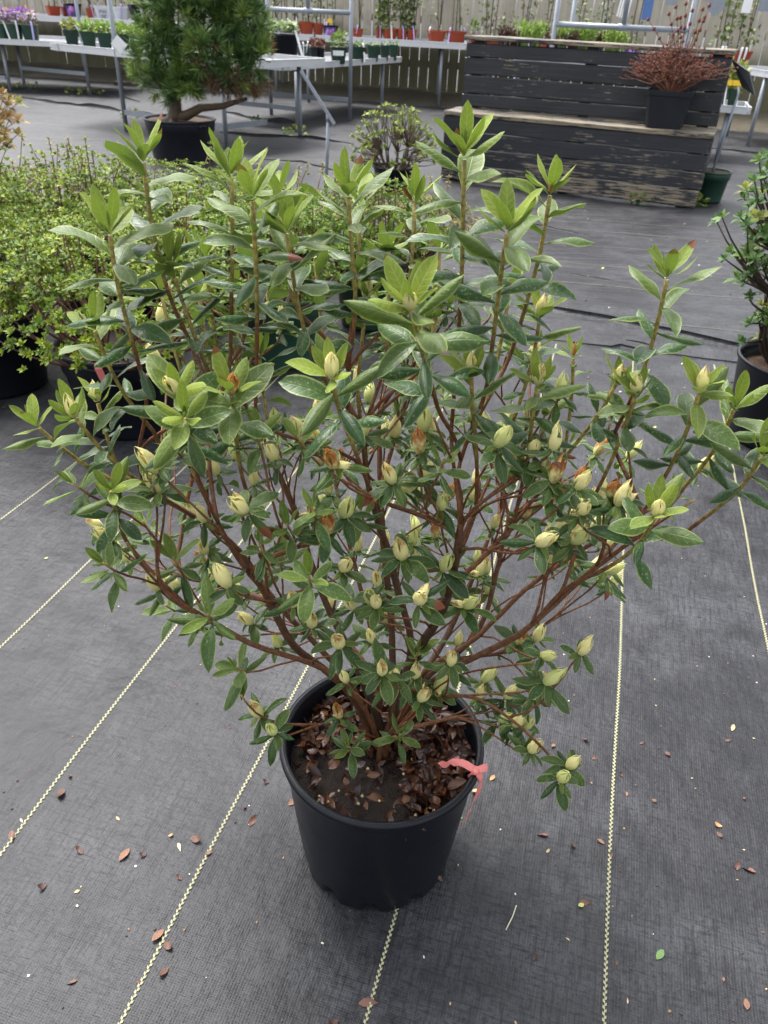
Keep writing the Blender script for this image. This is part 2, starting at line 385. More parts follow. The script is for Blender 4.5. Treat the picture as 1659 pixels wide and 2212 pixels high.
GV = np.array([[x, y, gz(x, y)] for y in gy for x in gx])
ii, jj = np.meshgrid(np.arange(len(gy) - 1), np.arange(len(gx) - 1), indexing='ij'); a = ii*len(gx) + jj
quads = np.stack([a, a + 1, a + len(gx) + 1, a + len(gx)], -1).reshape(-1, 4)
ground = struct(MB().add(GV, [quads]).build('ground', M['fabric']))

def stripe_mesh(p0, p1, curve=0.0, w=.0033, dash=.0042):
    """woven marker thread: a chain of small stitches"""
    p0 = np.array(p0[:2]); p1 = np.array(p1[:2]); L = np.linalg.norm(p1 - p0); d = (p1 - p0)/L; n = np.array([-d[1], d[0]])
    N = int(L/dash); V = []; Q = []
    for i in range(N):
        s = i*dash; k = (.0011 if i % 2 else -.0011) + curve*math.sin(s/L*math.pi) + .004*noise.noise((s*2.3, p0[0]*9, 1))
        c = p0 + d*(s + dash/2) + n*k
        sk = .0012*(1 if i % 2 else -1)
        for a_, b_ in ((-.5, -.5), (.5, -.5), (.5, .5), (-.5, .5)):
            q = c + d*(a_*dash*.86 + sk*b_*2) + n*(b_*w)
            V.append((q[0], q[1], gz(q[0], q[1]) + .0016 + (.0008 if a_ > 0 else 0)))
        Q.append([4*i, 4*i + 1, 4*i + 2, 4*i + 3])
    return MB().add(V, [np.array(Q)])
SD = np.array([.262, 1.0]); SD /= np.linalg.norm(SD)
seam = lambda x: 3.02 - .25*(x - .8)                         # where the next sheet of fabric begins
for sx in (-1.22, -.90, -.58, -.257, .063, .383, .705, 1.03):  # where each thread crosses Y = 0.7, 0.31 m apart
    q0 = np.array([sx, .7]) - SD*1.9
    tt = 0
    while (q0 + SD*tt)[1] < seam((q0 + SD*tt)[0]) and tt < 6: tt += .02
    stripe_mesh(q0, q0 + SD*tt, .012 if sx > .9 else .002).build('stripe', M['stripe'], ground, smooth=False)
far_stripe = simple('worn_thread', (.10, .098, .08), .8, .4, 40)
for y0, k in ((3.45, -.20), (3.95, -.16), (4.35, -.22), (4.75, -.17), (5.15, -.15), (5.5, -.18)):
    xa, xb = (-.2, 3.2)
    stripe_mesh((xa, y0 - k*.8 + k*xa, 0), (xb, y0 - k*.8 + k*xb, 0), .012, .007, .012).build('stripe', far_stripe, ground, smooth=False)

def fold(pts, w, h, lean=.4):
    """a ridge where the fabric rucks up or overlaps"""
    pts = np.array(pts, float); t = np.linspace(0, 1, 70); k = np.linspace(0, 1, len(pts))
    xs = np.interp(t, k, pts[:, 0]); ys = np.interp(t, k, pts[:, 1]); P = np.stack([xs, ys], 1)
    for i in range(70): P[i] += .014*np.array([noise.noise((xs[i]*5, ys[i]*5, 4)), noise.noise((xs[i]*5, ys[i]*5, 8))])
    d = np.gradient(P, axis=0); d /= np.linalg.norm(d, axis=1)[:, None]; n = np.stack([-d[:, 1], d[:, 0]], 1)
    prof = np.array([[-1.6, -.003], [-.7, .35*h], [-.15 - lean*.3, h], [.1 - lean, .92*h], [.05 - lean, .45*h], [.35, .10*h], [1.4, -.003]])
    V = []
    for i in range(70):
        e = math.sin(math.pi*t[i])**.5*(.75 + .5*noise.noise((xs[i]*4, ys[i]*4, 2)))
        for a_, b_ in prof:
            q = P[i] - n[i]*a_*w
            V.append((q[0], q[1], gz(q[0], q[1]) + (b_*e if b_ > 0 else b_)))
    K = len(prof); i_, j_ = np.meshgrid(np.arange(69), np.arange(K - 1), indexing='ij'); a = i_*K + j_
    return MB().add(V, [np.stack([a, a + 1, a + K + 1, a + K], -1).reshape(-1, 4)])
G2 = lambda *px: [on(x, y)[:2] for x, y in px]
for pts, w, h in ((G2((1010, 640), (1130, 660), (1300, 690), (1420, 712), (1560, 745), (1659, 765), (1800, 790)), .030, .030),
                  (G2((1180, 735), (1230, 742), (1320, 752), (1340, 748), (1420, 765), (1560, 782), (1700, 800)), .013, .014),
                  (G2((1230, 590), (1310, 605), (1330, 610)), .012, .007), (G2((1350, 735), (1385, 742), (1410, 748)), .010, .012),
                  (G2((0, 205), (120, 226), (200, 234), (320, 251), (420, 262)), .05, .06), (G2((470, 285), (560, 296), (640, 300), (760, 310)), .05, .045),
                  (G2((480, 245), (560, 262), (640, 266)), .05, .07), (G2((150, 190), (230, 206), (300, 220)), .05, .04), (G2((560, 345), (650, 352), (760, 380)), .03, .025),
                  (G2((1000, 470), (1100, 480), (1290, 508)), .02, .010), (G2((1530, 320), (1600, 330), (1659, 335)), .03, .03)):
    fold(pts, w, h).build('fabric_fold', M['fabric'], ground)

# dirt bank along the fence foot
FN = np.array([.29, 1.0]); FN /= np.linalg.norm(FN); FU = np.array([FN[1], -FN[0]])       # fence runs along FU, FN points away
FY = lambda X: 13.25 - .29*X
V = []; xs = np.linspace(-22, 16, 220)
for x in xs:
    b = np.array([x, FY(x)])
    for off, h in ((-1.15, -.02), (-.75, .03), (-.35, .10), (.1, .14), (.8, .15)):
        q = b + FN*(off + .1*noise.noise((x*1.3, off, 0))); V.append((q[0], q[1], h + (.05*noise.noise((q[0]*3, q[1]*3, 5)) if h > 0 else 0)))
i_, j_ = np.meshgrid(np.arange(219), np.arange(4), indexing='ij'); a = i_*5 + j_
struct(MB().add(V, [np.stack([a, a + 5, a + 6, a + 1], -1).reshape(-1, 4)]).build('dirt_bank', M['dirt']))

# ------------------------------------------------------------------ fence
fence = thing('wooden_fence', 'tall weathered picket fence with green algae low down behind the benches', 'fence', (0, FY(0), 0))
bw = .15; bm = []
for v in range(5):
    m = MB(); r = random.Random(v); h = 1.95 + r.uniform(-.02, .03); w = bw - .008 - r.uniform(0, .006); th = .02
    nz = 6; V = []
    for k in range(nz):
        z = .08 + (h - .08)*k/(nz - 1); c = r.uniform(-.004, .004); q = (1 if k < nz - 1 else .62)
        V += [(-w/2*q + c, -th/2, z), (w/2*q + c, -th/2 + r.uniform(-.004, .004), z), (w/2*q + c, th/2, z), (-w/2*q + c, th/2, z)]
    Q = [];
    for k in range(nz - 1):
        for e in range(4): Q.append([4*k + e, 4*k + (e + 1) % 4, 4*k + 4 + (e + 1) % 4, 4*k + 4 + e])
    m.add(V, [np.array(Q), np.array([[4*nz - 4, 4*nz - 3, 4*nz - 2, 4*nz - 1]])]); bm.append(m.mesh('board', M['board'], False))
fa = math.atan2(FU[1], FU[0])
for k in range(-120, 70):
    o = bpy.data.objects.new('board', bm[k % 5 if k % 7 else 2]); COL.objects.link(o); o.parent = fence
    p = FU*(k*bw) + FN*random.uniform(-.006, .006); o.location = (p[0], p[1], random.uniform(-.02, .02)); o.rotation_euler = (0, random.uniform(-.006, .006), fa)
for z in (.45, 1.0, 1.6):
    p = FU*-18.0 + FN*.035; q = FU*10.4 + FN*.035; MB().beam((p[0], p[1], z), (q[0], q[1], z), .04, .09).build('rail', M['timber'], fence, False)

# ------------------------------------------------------------------ benches (metal tables)
def bench(label, quad, z, legs, bars=(), posts=(), cross=(), group=None, rail_h=.062, brackets=(0, 1)):
    """quad: four plan corners, first edge = front; legs: plan points; posts: (point, top); bars/cross: (p, q, z)"""
    c0 = np.mean(np.array(quad, float), 0); t = thing('metal_bench', label, 'bench', (c0[0], c0[1], 0), 0, group)
    L = lambda p, zz: (p[0] - c0[0], p[1] - c0[1], zz)
    Q = [np.array(q, float) for q in quad]
    MB().add([L(q + (c0 - q)*.012, z - .035) for q in Q] + [L(q + (c0 - q)*.012, z - .012) for q in Q],
             [np.array([[3, 2, 1, 0], [4, 5, 6, 7], [0, 1, 5, 4], [1, 2, 6, 5], [2, 3, 7, 6], [3, 0, 4, 7]])]).build('deck', M['deck'], t, False)
    for i in range(4):
        a, b = Q[i], Q[(i + 1) % 4]; e = unit(b - a)
        MB().beam(L(a + e*.002, z - .006), L(b - e*.012, z - .006), .012, rail_h).beam(L(a + e*.002, z + .022), L(b - e*.012, z + .022), .02, .008).build('rail', M['alu'], t, False)
    for i in brackets:
        m = MB(); a = Q[i]; e = unit(Q[(i + 1) % 4] - a); nrm = np.array([e[1], -e[0]])
        for k in (-.02, .004, .024):
            m.beam(L(a - nrm*-.012 + e*-.01, z - .004 + k), L(a - nrm*-.012 + e*.11, z - .004 + k), .008, .016)
        m.beam(L(a + nrm*.006 + e*.09, z - .006), L(a + nrm*.006 + e*.115, z - .006), .02, rail_h + .006)
        m.build('corner_bracket', M['alu'], t, False)
    for p in legs: MB().tube([L(p, -.03), L(p, z - .03)], .021, 10).build('leg', M['galv'], t)
    for p, top in posts: MB().tube([L(p, -.03), L(p, top)], .022, 10).build('post', M['galv'], t)
    for a, b, zz in bars: MB().beam(L(a, zz), L(b, zz), .028, .045).build('brace', M['galv'], t, False)
    for a, b, zz in cross: MB().tube([L(a, zz), L(b, zz)], .024, 10).build('crossbar', M['galv'], t)
    return t
bench('metal bench of pansies and bare rail beside the fence', [(-7.6, 11.75), (-3.9, 11.5), (-3.8, 12.9), (-7.5, 13.15)], .575,
      [(-5.32, 11.63 + .1), (-5.3, 12.15), (-6.1, 13.0), (-4.14, 12.8)], bars=[((-5.3, 12.15), (-4.21, 11.64), .24), ((-6.6, 11.7), (-5.34, 11.7), .15)], posts=[((-4.21, 11.64), 1.5)], brackets=(1,))
B1a, B1b = on(112, 99, .68)[:2], on(520, 139, .68)[:2]; e1 = unit(B1b - B1a); n1_ = np.array([-e1[1], e1[0]])
bench('metal bench with a row of green pots behind the pine', [B1a, B1b, B1b + n1_*1.15, B1a + n1_*1.15], .68,
      [(-1.6, 7.72), B1a + n1_*1.05 + e1*.6, B1b + n1_*1.0 - e1*.2], bars=[((-2.75, 8.47), (-1.6, 7.72), .17), ((-1.6, 7.75), (-1.3, 8.2), .17)], posts=[((-2.75, 8.47), 1.5)], brackets=(0,))
bench('metal bench with the tall black pot and pipe frame', [on(612, 144, .575)[:2], (-.05, 11.6), (-.95, 12.03), (-2.1, 9.63)], .575,
      [(-1.1, 9.02), (-.28, 11.7), (-1.29, 11.9)], bars=[((-1.57, 10.32), (-.61, 10.08), .22), ((-1.9, 9.5), (-1.1, 9.1), .20)], posts=[((-1.57, 10.32), 1.5), ((-.61, 10.08), 1.5)],
      cross=[((-1.57, 10.32), (-.61, 10.08), 1.066)], brackets=(0, 1))
def back_bench(label, xa, xb, z, group=None):
    y = lambda X, o: FY(X) + o
    bench(label, [(xa, y(xa, -1.15)), (xb, y(xb, -1.15)), (xb + .05, y(xb, -.2)), (xa + .05, y(xa, -.2))], z,
          [(xa + .3, y(xa + .3, -1.05)), (xb - .3, y(xb - .3, -1.05)), (xb - .3, y(xb - .3, -.3)), (xa + .3, y(xa + .3, -.3))], brackets=(), rail_h=.075)
back_bench('long fence-side bench holding printed pots and white pots', -9.5, -2.2, .80)
back_bench('fence-side bench lined with red pots beyond the pipe frame', -2.15, .80, .745)
back_bench('fence-side bench behind the black wooden steps', .9, 3.62, .70)
bench('metal bench end standing past the twin red pots', [(3.72, 10.4), (3.86, 9.3), (5.4, 9.5), (5.26, 10.6)], .70, [(3.86, 9.5), (3.9, 10.3), (5.1, 9.6)], brackets=())
bench('bench of lettuce seedlings with a pipe frame', [(1.05, 8.65), (2.75, 8.25), (2.95, 9.2), (1.25, 9.6)], .78,
      [(1.2, 9.5), (2.7, 8.4), (2.85, 9.1)], posts=[((1.42, 8.72), 1.55), ((2.6, 8.42), 1.55), ((1.7, 9.4), 1.55)], cross=[((1.42, 8.72), (2.6, 8.42), 1.06)], brackets=(), rail_h=.05)
bench('low shelf bench carrying green pots beside the black steps', [(2.30, 8.75), (3.28, 8.25), (3.46, 8.85), (2.5, 9.3)], .45,
      [(3.15, 8.42), (2.5, 8.8), (3.3, 8.8)], brackets=(1,))
# upright stubs standing on the two pipe frames
for (x, y, z0, lab) in ((-1.10, 10.20, 1.066, 'steel upright rising from the pipe frame above succulents'), (2.03, 8.565, 1.06, 'steel upright rising from the pipe frame above lettuces')):
    t = thing('frame_upright', lab, 'post', (x, y, z0)); MB().tube([(0, 0, 0), (0, 0, .5)], .024, 10).build('tube', M['galv'], t)
    MB().tube([(-.05, 0, .0), (.05, 0, .0)], .031, 10).build('collar', M['galv'], t)

# ------------------------------------------------------------------ black wooden display steps
WL = on(952, 388)[:2]; WR = on(1500, 453)[:2]; wu = unit(WR - WL); wv = np.array([-wu[1], wu[0]]); wlen = np.linalg.norm(WR - WL)
steps = thing('display_steps', 'two-tier wooden display steps with flaking black paint', 'display steps', (WL[0], WL[1], 0), math.atan2(wu[1], wu[0]))
steps_plank_wear = {}
def plank(name, x0, x1, y, z, dx, dy, dz, wear, mat='plank'):
    """a board from x0 to x1; edges slightly worn"""
    n = 14; m = MB(); V = []
    r = random.Random(hash((round(z, 3), round(y, 3), x0)) & 0xffff)
    for k in range(n + 1):
        x = x0 + (x1 - x0)*k/n; j = lambda s=.0025: r.uniform(-s, s); b = .005
        V += [(x, y + b, z + j()), (x, y + dy - b, z + j()), (x, y + dy, z + b), (x, y + dy, z + dz - b), (x, y + dy - b, z + dz + j()), (x, y + b, z + dz + j()), (x, y + j(.0015), z + dz - b), (x, y + j(.0015), z + b)]
    Q = [[8*k + e, 8*k + 8 + e, 8*k + 8 + (e + 1) % 8, 8*k + (e + 1) % 8] for k in range(n) for e in range(8)]
    m.add(V, [np.array(Q)[:, ::-1], np.arange(8)[None], (np.arange(8) + 8*n)[::-1][None]])
    o = m.build(name, M[mat], steps, False); o.color = (wear, 0, 0, 1); return o
TD = .34; HT = .478; HU = .95
for k, (z0, hh) in enumerate(((.012, .112), (.130, .112), (.248, .108), (.362, .100))):
    plank('plank', 0 - .012*(k % 2), wlen + .01*(k % 2), 0, z0, 0, .035, hh, (.28, .24, .16, .12)[k])
for k in range(3): plank('tread_board', -.01, wlen + .01, -.012 + k*.125, HT - .016, 0, .120, .032, .36 if k == 0 else .28)
for k, (z0, hh) in enumerate(((HT + .025, .085), (HT + .118, .118), (HT + .246, .112), (HT + .364, .09))):
    plank('plank', .01 + .008*(k % 2), wlen - .01*(k % 2), TD, z0, 0, .035, hh, (.10, .15, .16, .12)[k])
for k in range(2): plank('top_board', -.005, wlen + .005, TD - .02 + k*.15, HU, 0, .145, .03, .34)
for x in (.06, wlen/2 - .04, wlen - .14):
    plank('support_post', x, x + .08, TD + .04, 0.0, 0, .08, HU - .002, .05); plank('support_post', x, x + .08, .04, 0.0, 0, .08, HT - .02, .05)
for k in range(4):                                                # side boards
    for sx in (.004, wlen - .03):
        plank('side_board', sx, sx + .026, .12, .02 + k*.115, 0, TD + .18, .105, .08)
for k in range(4):
    for sx in (.012, wlen - .038): plank('side_board', sx, sx + .026, TD + .13, HT + .02 + k*.112, 0, .17, .102, .06)

# ------------------------------------------------------------------ plant kit
LV = np.array([[0, 0, 0], [.52, -.24, .03], [1, 0, -.06], [.52, .24, .03], [.50, 0, -.045]]); LP = [np.array([[0, 1, 4], [1, 2, 4], [2, 3, 4], [3, 0, 4]])]
def rosettes(mb, pts, axes, size, col, n_out=6, n_in=4, th_out=70, th_in=32, jit=.25, bud=None, budp=.4, rng=RNG):
    """small whorls of leaves: pts (N,3), axes (N,3), size (N,), col (N,3)"""
    N = len(pts); pts = np.asarray(pts, float); ax = np.asarray(axes, float); ax /= np.linalg.norm(ax, axis=1)[:, None]
    ref = np.tile([.3, .2, .9], (N, 1)) + rng.normal(0, .4, (N, 3)); A = np.cross(ax, ref); A /= np.linalg.norm(A, axis=1)[:, None]; B = np.cross(ax, A)
    size = np.broadcast_to(size, (N,)); col = np.asarray(col, float)*.72
    for ring, (k, th, sc, lt) in enumerate(((n_out, th_out, 1.0, 1.0), (n_in, th_in, .72, 1.35))):
        for j in range(k):
            ph = 2*math.pi*(j + .5*ring)/k + rng.normal(0, jit, N); t = np.radians(th + rng.normal(0, 11, N))
            r = np.cos(ph)[:, None]*A + np.sin(ph)[:, None]*B
            d = np.cos(t)[:, None]*ax + np.sin(t)[:, None]*r; n = np.sin(t)[:, None]*ax - np.cos(t)[:, None]*r
            s = size*sc*rng.uniform(.75, 1.15, N); R = frames(d, n)*s[:, None, None]
            c = np.clip(col*lt*rng.uniform(.75, 1.25, (N, 1)), 0, .8); mb.inst(LV, LP, R, pts, np.concatenate([c, np.ones((N, 1))], 1))
    if bud is not None:
        k = rng.random(N) < budp
        if k.any():
            bv = np.array([[0, 0, 0], [.3, .16, .0], [.3, -.08, .14], [.3, -.08, -.14], [.75, 0, 0]]); bp = [np.array([[0, 1, 2], [0, 2, 3], [0, 3, 1], [4, 2, 1], [4, 3, 2], [4, 1, 3]])]
            R = frames(ax[k], A[k])*(size[k]*.9)[:, None, None]; c = np.asarray(bud)*rng.uniform(.8, 1.2, (k.sum(), 1)); mb.inst(bv, bp, R, pts[k] + ax[k]*size[k][:, None]*.15, np.concatenate([c, np.ones((k.sum(), 1))], 1))
def bez(a, b, bend, n=6):
    a = np.asarray(a, float); b = np.asarray(b, float); t = np.linspace(0, 1, n)[:, None]; c = (a + b)/2 + np.asarray(bend, float)
    return (1 - t)**2*a + 2*t*(1 - t)*c + t*t*b
def round_pot(t, r, h, mat, name='nursery_pot', seg=40, soil='soil', soil_z=.88, rim=.008, base=.80, bands=False):
    """open tapered pot with a rolled rim; soil is its own part"""
    b = r*base; pr = [(b*.2, .004), (b, .004), (b*1.01, .012)]
    if bands: pr += [(b + (r - b)*.72, h*.72), (b + (r - b)*.72 + .006, h*.73), (b + (r - b)*.9 + .006, h*.90), (r + .003, h*.91)]
    pr += [(r, h - .022), (r + rim*.6, h - .016), (r + rim, h - .006), (r + rim*.6, h), (r - .002, h - .002), (r - .006, h - .02), (r - (r - b)*.25 - .006, h*.78), (.001, h*.77)]
    p = MB().lathe(pr, seg).build(name, M[mat], t)
    rs = r - (r - b)*(1 - soil_z) - .004; V = [(0, 0, h*soil_z + .01)]; P = []
    for k in range(1, 5):
        for j in range(24):
            a = j*math.pi/12; rr = rs*k/4; V.append((rr*math.cos(a), rr*math.sin(a), h*soil_z + .008*noise.noise((rr*40*math.cos(a), rr*40*math.sin(a), 1))))
    T = np.array([[0, 1 + j, 1 + (j + 1) % 24] for j in range(24)]); Q = np.array([[1 + 24*k + j, 1 + 24*(k + 1) + j, 1 + 24*(k + 1) + (j + 1) % 24, 1 + 24*k + (j + 1) % 24] for k in range(3) for j in range(24)])
    MB().add(V, [T, Q]).build('soil', M[soil], p)
    return p
def square_pot(t, w, h, mat, name='square_pot', taper=.72):
    m = MB(); r = w/2; ring = lambda q, z, c=.16: [(sx*q*(1 - c*a), sy*q*(1 - c*b), z) for sx, sy, a, b in ((-1, -1, 1, 0), (-1, -1, 0, 1), (-1, 1, 0, 1), (-1, 1, 1, 0), (1, 1, 1, 0), (1, 1, 0, 1), (1, -1, 0, 1), (1, -1, 1, 0))]
    V = ring(r*taper, .002) + ring(r*.97, h*.86) + ring(r*1.03, h*.87) + ring(r*1.05, h) + ring(r*.97, h) + ring(r*.92, h*.85)
    Q = [[8*k + (e + 1) % 8, 8*k + e, 8*k + 8 + e, 8*k + 8 + (e + 1) % 8] for k in range(5) for e in range(8)]
    p = m.add(V, [np.array(Q), np.arange(8)[None], (np.arange(8) + 40)[::-1][None]]).build(name, M[mat], t, False)
    return p
def plant_tag(t, p, ang, L, mat, w=.016, lean=.15):
    """plastic strip hooked over the rim and hanging down the pot's side"""
    d = np.array([math.cos(ang), math.sin(ang), 0]); s = np.array([-d[1], d[0], 0]); p = np.asarray(p, float); V = []
    for k, (o, z) in enumerate(((-.02, .03), (-.006, .045), (.008, .03), (.012, 0), (.014 + lean*.05, -L*.5), (.012 + lean*.1, -L))):
        for q in (-1, 1):
            for th in (0, .0015): V.append(p + d*(o + th) + s*(q*w/2 + lean*.08*k/5) + np.array([0, 0, z]))
    Q = []
    for k in range(5):
        a = 4*k; Q += [[a, a + 4, a + 6, a + 2], [a + 1, a + 3, a + 7, a + 5], [a, a + 1, a + 5, a + 4], [a + 2, a + 6, a + 7, a + 3]]
    return MB().add(V, [np.array(Q), np.array([[20, 21, 23, 22]])]).build('plant_tag', M[mat], t, False)
def tuft(mb, c, rx, rz, n, size, cols, up=.6, rng=RNG):
    """a loose mass of single leaves"""
    a = rng.normal(0, 1, (n, 3)); a /= np.linalg.norm(a, axis=1)[:, None]; rr = rng.random(n)**(1/2.4)
    P = np.asarray(c, float) + a*rr[:, None]*np.array([rx, rx, rz]); d = a + np.array([0, 0, up]) + rng.normal(0, .5, (n, 3)); nn = rng.normal(0, .4, (n, 3)) + np.array([0, 0, 1.])
    cols = np.asarray(cols, float)*.85; cc = cols[rng.integers(0, len(cols), n)]*rng.uniform(.7, 1.3, (n, 1))
    mb.inst(LV*np.array([1, 1.5, 1.6]), LP, frames(d, nn)*(size*rng.uniform(.6, 1.3, n))[:, None, None], P, np.concatenate([np.clip(cc, 0, .85), np.ones((n, 1))], 1))

GREENS = dict(lime=[(.30, .46, .06), (.42, .56, .14), (.22, .38, .05)], fresh=[(.10, .24, .03), (.18, .33, .05), (.25, .38, .08)], frill=[(.20, .36, .06), (.30, .44, .10), (.12, .26, .04), (.28, .20, .08)],
              succ=[(.38, .50, .22), (.48, .58, .30), (.30, .42, .15)], plum=[(.070, .012, .026), (.11, .025, .045), (.045, .010, .018)], red=[(.26, .06, .06), (.36, .13, .11), (.16, .03, .035)],
              climber=[(.12, .20, .05), (.20, .27, .07), (.26, .30, .11), (.10, .13, .05)], dull=[(.22, .20, .11), (.14, .13, .06), (.20, .24, .08)],
              pansy=[(.30, .07, .52), (.42, .14, .62), (.55, .35, .70), (.85, .50, .12), (.80, .72, .80)], olive=[(.36, .38, .07), (.22, .32, .06), (.42, .40, .10)])
def row_xy(xpx, ypx, Yfun):
    """plan place along a bench row for a picture column"""
    Y = 11.0
    for _ in range(6): p = atY(xpx, ypx, Y); Y = Yfun(p[0])
    return atY(xpx, ypx, Y)[:2]
def potted(label, group, xpx, ypx, wpx, hpx, z, Yfun, shape, mat, plant, tags=(), rot=None, cat='potted plant', extra=None):
    """bench plant: pot, foliage and tags; sizes from the picture at the row's distance"""
    X, Y = row_xy(xpx, ypx, Yfun); D = depth((X, Y, z)); w = wpx*D/FPX; h = hpx*D/FPX/1.13
    face = math.atan2(-Y, -X)                                      # towards the path
    t = thing('potted_plant', label, cat, (X, Y, z - .012), 0, group)
    if shape == 'round': round_pot(t, w/2*.96, h, mat, seg=28, rim=.005)
    else: square_pot(t, w/1.12, h, mat).rotation_euler = (0, 0, face + (rot if rot is not None else .25))
    r = w/2
    if plant:
        kind, hh, n, ls = plant; m = MB()
        if kind in ('climber', 'dull'):
            for k in range(3):
                a = random.uniform(0, 6.28); q = np.array([r*.5*math.cos(a), r*.5*math.sin(a), h*.9]); e = q + np.array([random.uniform(-.06, .06), random.uniform(-.03, .03), .75])
                m.tube(bez(q, e, (random.uniform(-.04, .04), 0, 0), 5), .006, 5, (.045, .060, .045, 1) if k else (.20, .12, .07, 1))
            for k in range(5):
                tuft(m, (random.uniform(-.8, .8)*r, random.uniform(-.6, .6)*r, h + hh*(.12 + .2*k)), r*1.0, hh*.16, n//5, ls, GREENS[kind], .1)
        elif kind == 'pansy':
            tuft(m, (0, 0, h + hh*.2), r*1.0, hh*.35, n//2, ls, GREENS['dull'], .6); tuft(m, (0, 0, h + hh*.62), r*1.15, hh*.4, n, ls*1.1, GREENS['pansy'], .2)
        elif kind == 'succ':
            N = 26; P = np.array([(random.uniform(-1, 1)*r*.8, random.uniform(-1, 1)*r*.8, h + hh*random.uniform(.1, .8)) for _ in range(N)])
            rosettes(m, P, RNG.normal(0, .25, (N, 3)) + np.array([0, -.3, 1]), np.full(N, ls), np.array(GREENS['succ'])[RNG.integers(0, 3, N)], 8, 7, 75, 40)
        elif kind == 'lettuce' or kind == 'plum':
            N = 26 if kind == 'lettuce' else 22
            for k in range(N):
                a = random.uniform(0, 6.28); q = np.array([math.cos(a), math.sin(a), 0])*random.uniform(0, r*.8); e = q*1.6 + np.array([0, 0, random.uniform(.5, 1)*hh])
                tuft(m, (e[0], e[1], h + e[2]), hh*.22, hh*.18, n//N + 2, ls, GREENS['lime' if kind == 'lettuce' else 'plum'], 1.4); m.tube([q + (0, 0, h*.9), e + (0, 0, h)], .005, 4, (.25, .38, .08, 1) if kind == 'lettuce' else (.10, .02, .03, 1))
        else:
            tuft(m, (0, 0, h + hh*.35), r*1.05, hh*.6, n, ls, GREENS[kind], .8)
        m.add([(-r*.7, -r*.7, h*.86), (r*.7, -r*.7, h*.86), (r*.7, r*.7, h*.86), (-r*.7, r*.7, h*.86)], [np.array([[0, 1, 2, 3]])], (.03, .02, .012, 1))
        stuff(m.build('foliage', M['fol'], t))
    for mt, da, L in tags:
        a = face + da; rr = r*(.98 if shape == 'round' else .9); plant_tag(t, (rr*math.cos(a), rr*math.sin(a), h - .005), a, L*h, mt, w=max(.014, .1*w), lean=random.uniform(-.5, .6))
    if extra: extra(t, w, h, face)
    return t
def printed(t, w, h, face):
    """flower picture printed on the pot's front: a thin wrap with petals"""
    m = MB(); d = np.array([math.cos(face), math.sin(face), 0]); s = np.array([-d[1], d[0], 0]); o = d*(w*.50)
    q = lambda a, z, e=0.0: o*(.86 + .18*z) + d*e + s*a*w*.42*(.85 + .15*z) + np.array([0, 0, z*h])
    m.add([q(-1, .08), q(1, .08), q(1, .86), q(-1, .86)], [np.array([[0, 1, 2, 3]])], (.075, .055, .16, 1))
    for k in range(7):
        cx, cz = random.uniform(-.6, .6), random.uniform(.35, .75); n = 12; rr = random.uniform(.10, .24)
        V = [q(cx + rr*1.5*math.cos(2*math.pi*i/n)*(1 - .3*(i % 2)), cz + rr*math.sin(2*math.pi*i/n)*(1 - .3*(i % 2)), .002 + k*.0006) for i in range(n)]
        m.add(V, [np.arange(n)[None]], random.choice([(.42, .16, .60, 1), (.55, .34, .72, 1), (.62, .22, .55, 1), (.32, .12, .50, 1)]))
    m.build('printed_sleeve', M['paint'], t, False)
def lettering(t, w, h, face):
    cu = bpy.data.curves.new('lettering', 'FONT'); cu.body = 'PW'; cu.size = h*.34; cu.align_x = 'CENTER'; cu.align_y = 'CENTER'; cu.extrude = .001
    o = bpy.data.objects.new('tmp', cu); COL.objects.link(o); dg = bpy.context.evaluated_depsgraph_get(); me = bpy.data.meshes.new_from_object(o.evaluated_get(dg)); bpy.data.objects.remove(o)
    me.materials.clear(); me.materials.append(M['slate']); l = bpy.data.objects.new('lettering', me); COL.objects.link(l); l.parent = t
    l.location = (math.cos(face)*w*.49, math.sin(face)*w*.49, h*.62); l.rotation_euler = (math.radians(82), 0, face + math.pi/2)
    m = MB()
    d = np.array([math.cos(face), math.sin(face), 0]); s = np.array([-d[1], d[0], 0])
    for k in range(3):
        z = h*(.40 - .07*k); c = d*w*(.465 - .006*k); L = w*(.16 - .03*k); m.beam(c - s*L + (0, 0, z), c + s*L + (0, 0, z), .003, .006)
    m.build('small_print', M['slate'], t, False)

yb = lambda X: FY(X) - .82
# fence-side bench, left part
RED = 'red pots along the fence'
potted('lone red pot on the fence-side bench left of the printed pots', None, 114, 16, 29, 26, .80, yb, 'square', 'redpot', ('dull', .5, 60, .05))
potted('red pot with a blue tag against the purple printed pot', None, 139, 16, 14, 26, .80, yb, 'square', 'redpot', ('dull', .4, 30, .05), [('lilac', -.3, .6)])
potted('dark pot printed with a big purple flower beside a steel post', None, 157, 18, 34, 33, .80, yb, 'square', 'pot', ('dull', .4, 40, .05), extra=printed)
potted('red pot with lilac tags next to the white lettered pot', None, 194, 20, 16, 26, .80, yb, 'square', 'redpot', ('dull', .4, 30, .05), [('lilac', .3, .7)])
potted('white pot printed with dark letters', None, 222, 22, 37, 32, .80, yb, 'square', 'whitepot', ('dull', .4, 60, .05), [('lilac', -.5, .8)], rot=0, extra=lettering)
potted('white pot with a lilac tag beside the black pot', None, 261, 26, 36, 32, .80, yb, 'square', 'whitepot', ('dull', .4, 60, .05), [('lilac', .2, .8)], rot=.1)
potted('black pot with lime leaves and a lilac tag beside white pots', None, 298, 30, 36, 38, .80, yb, 'square', 'pot', ('lime', .10, 70, .05), [('lilac', .3, .8)])
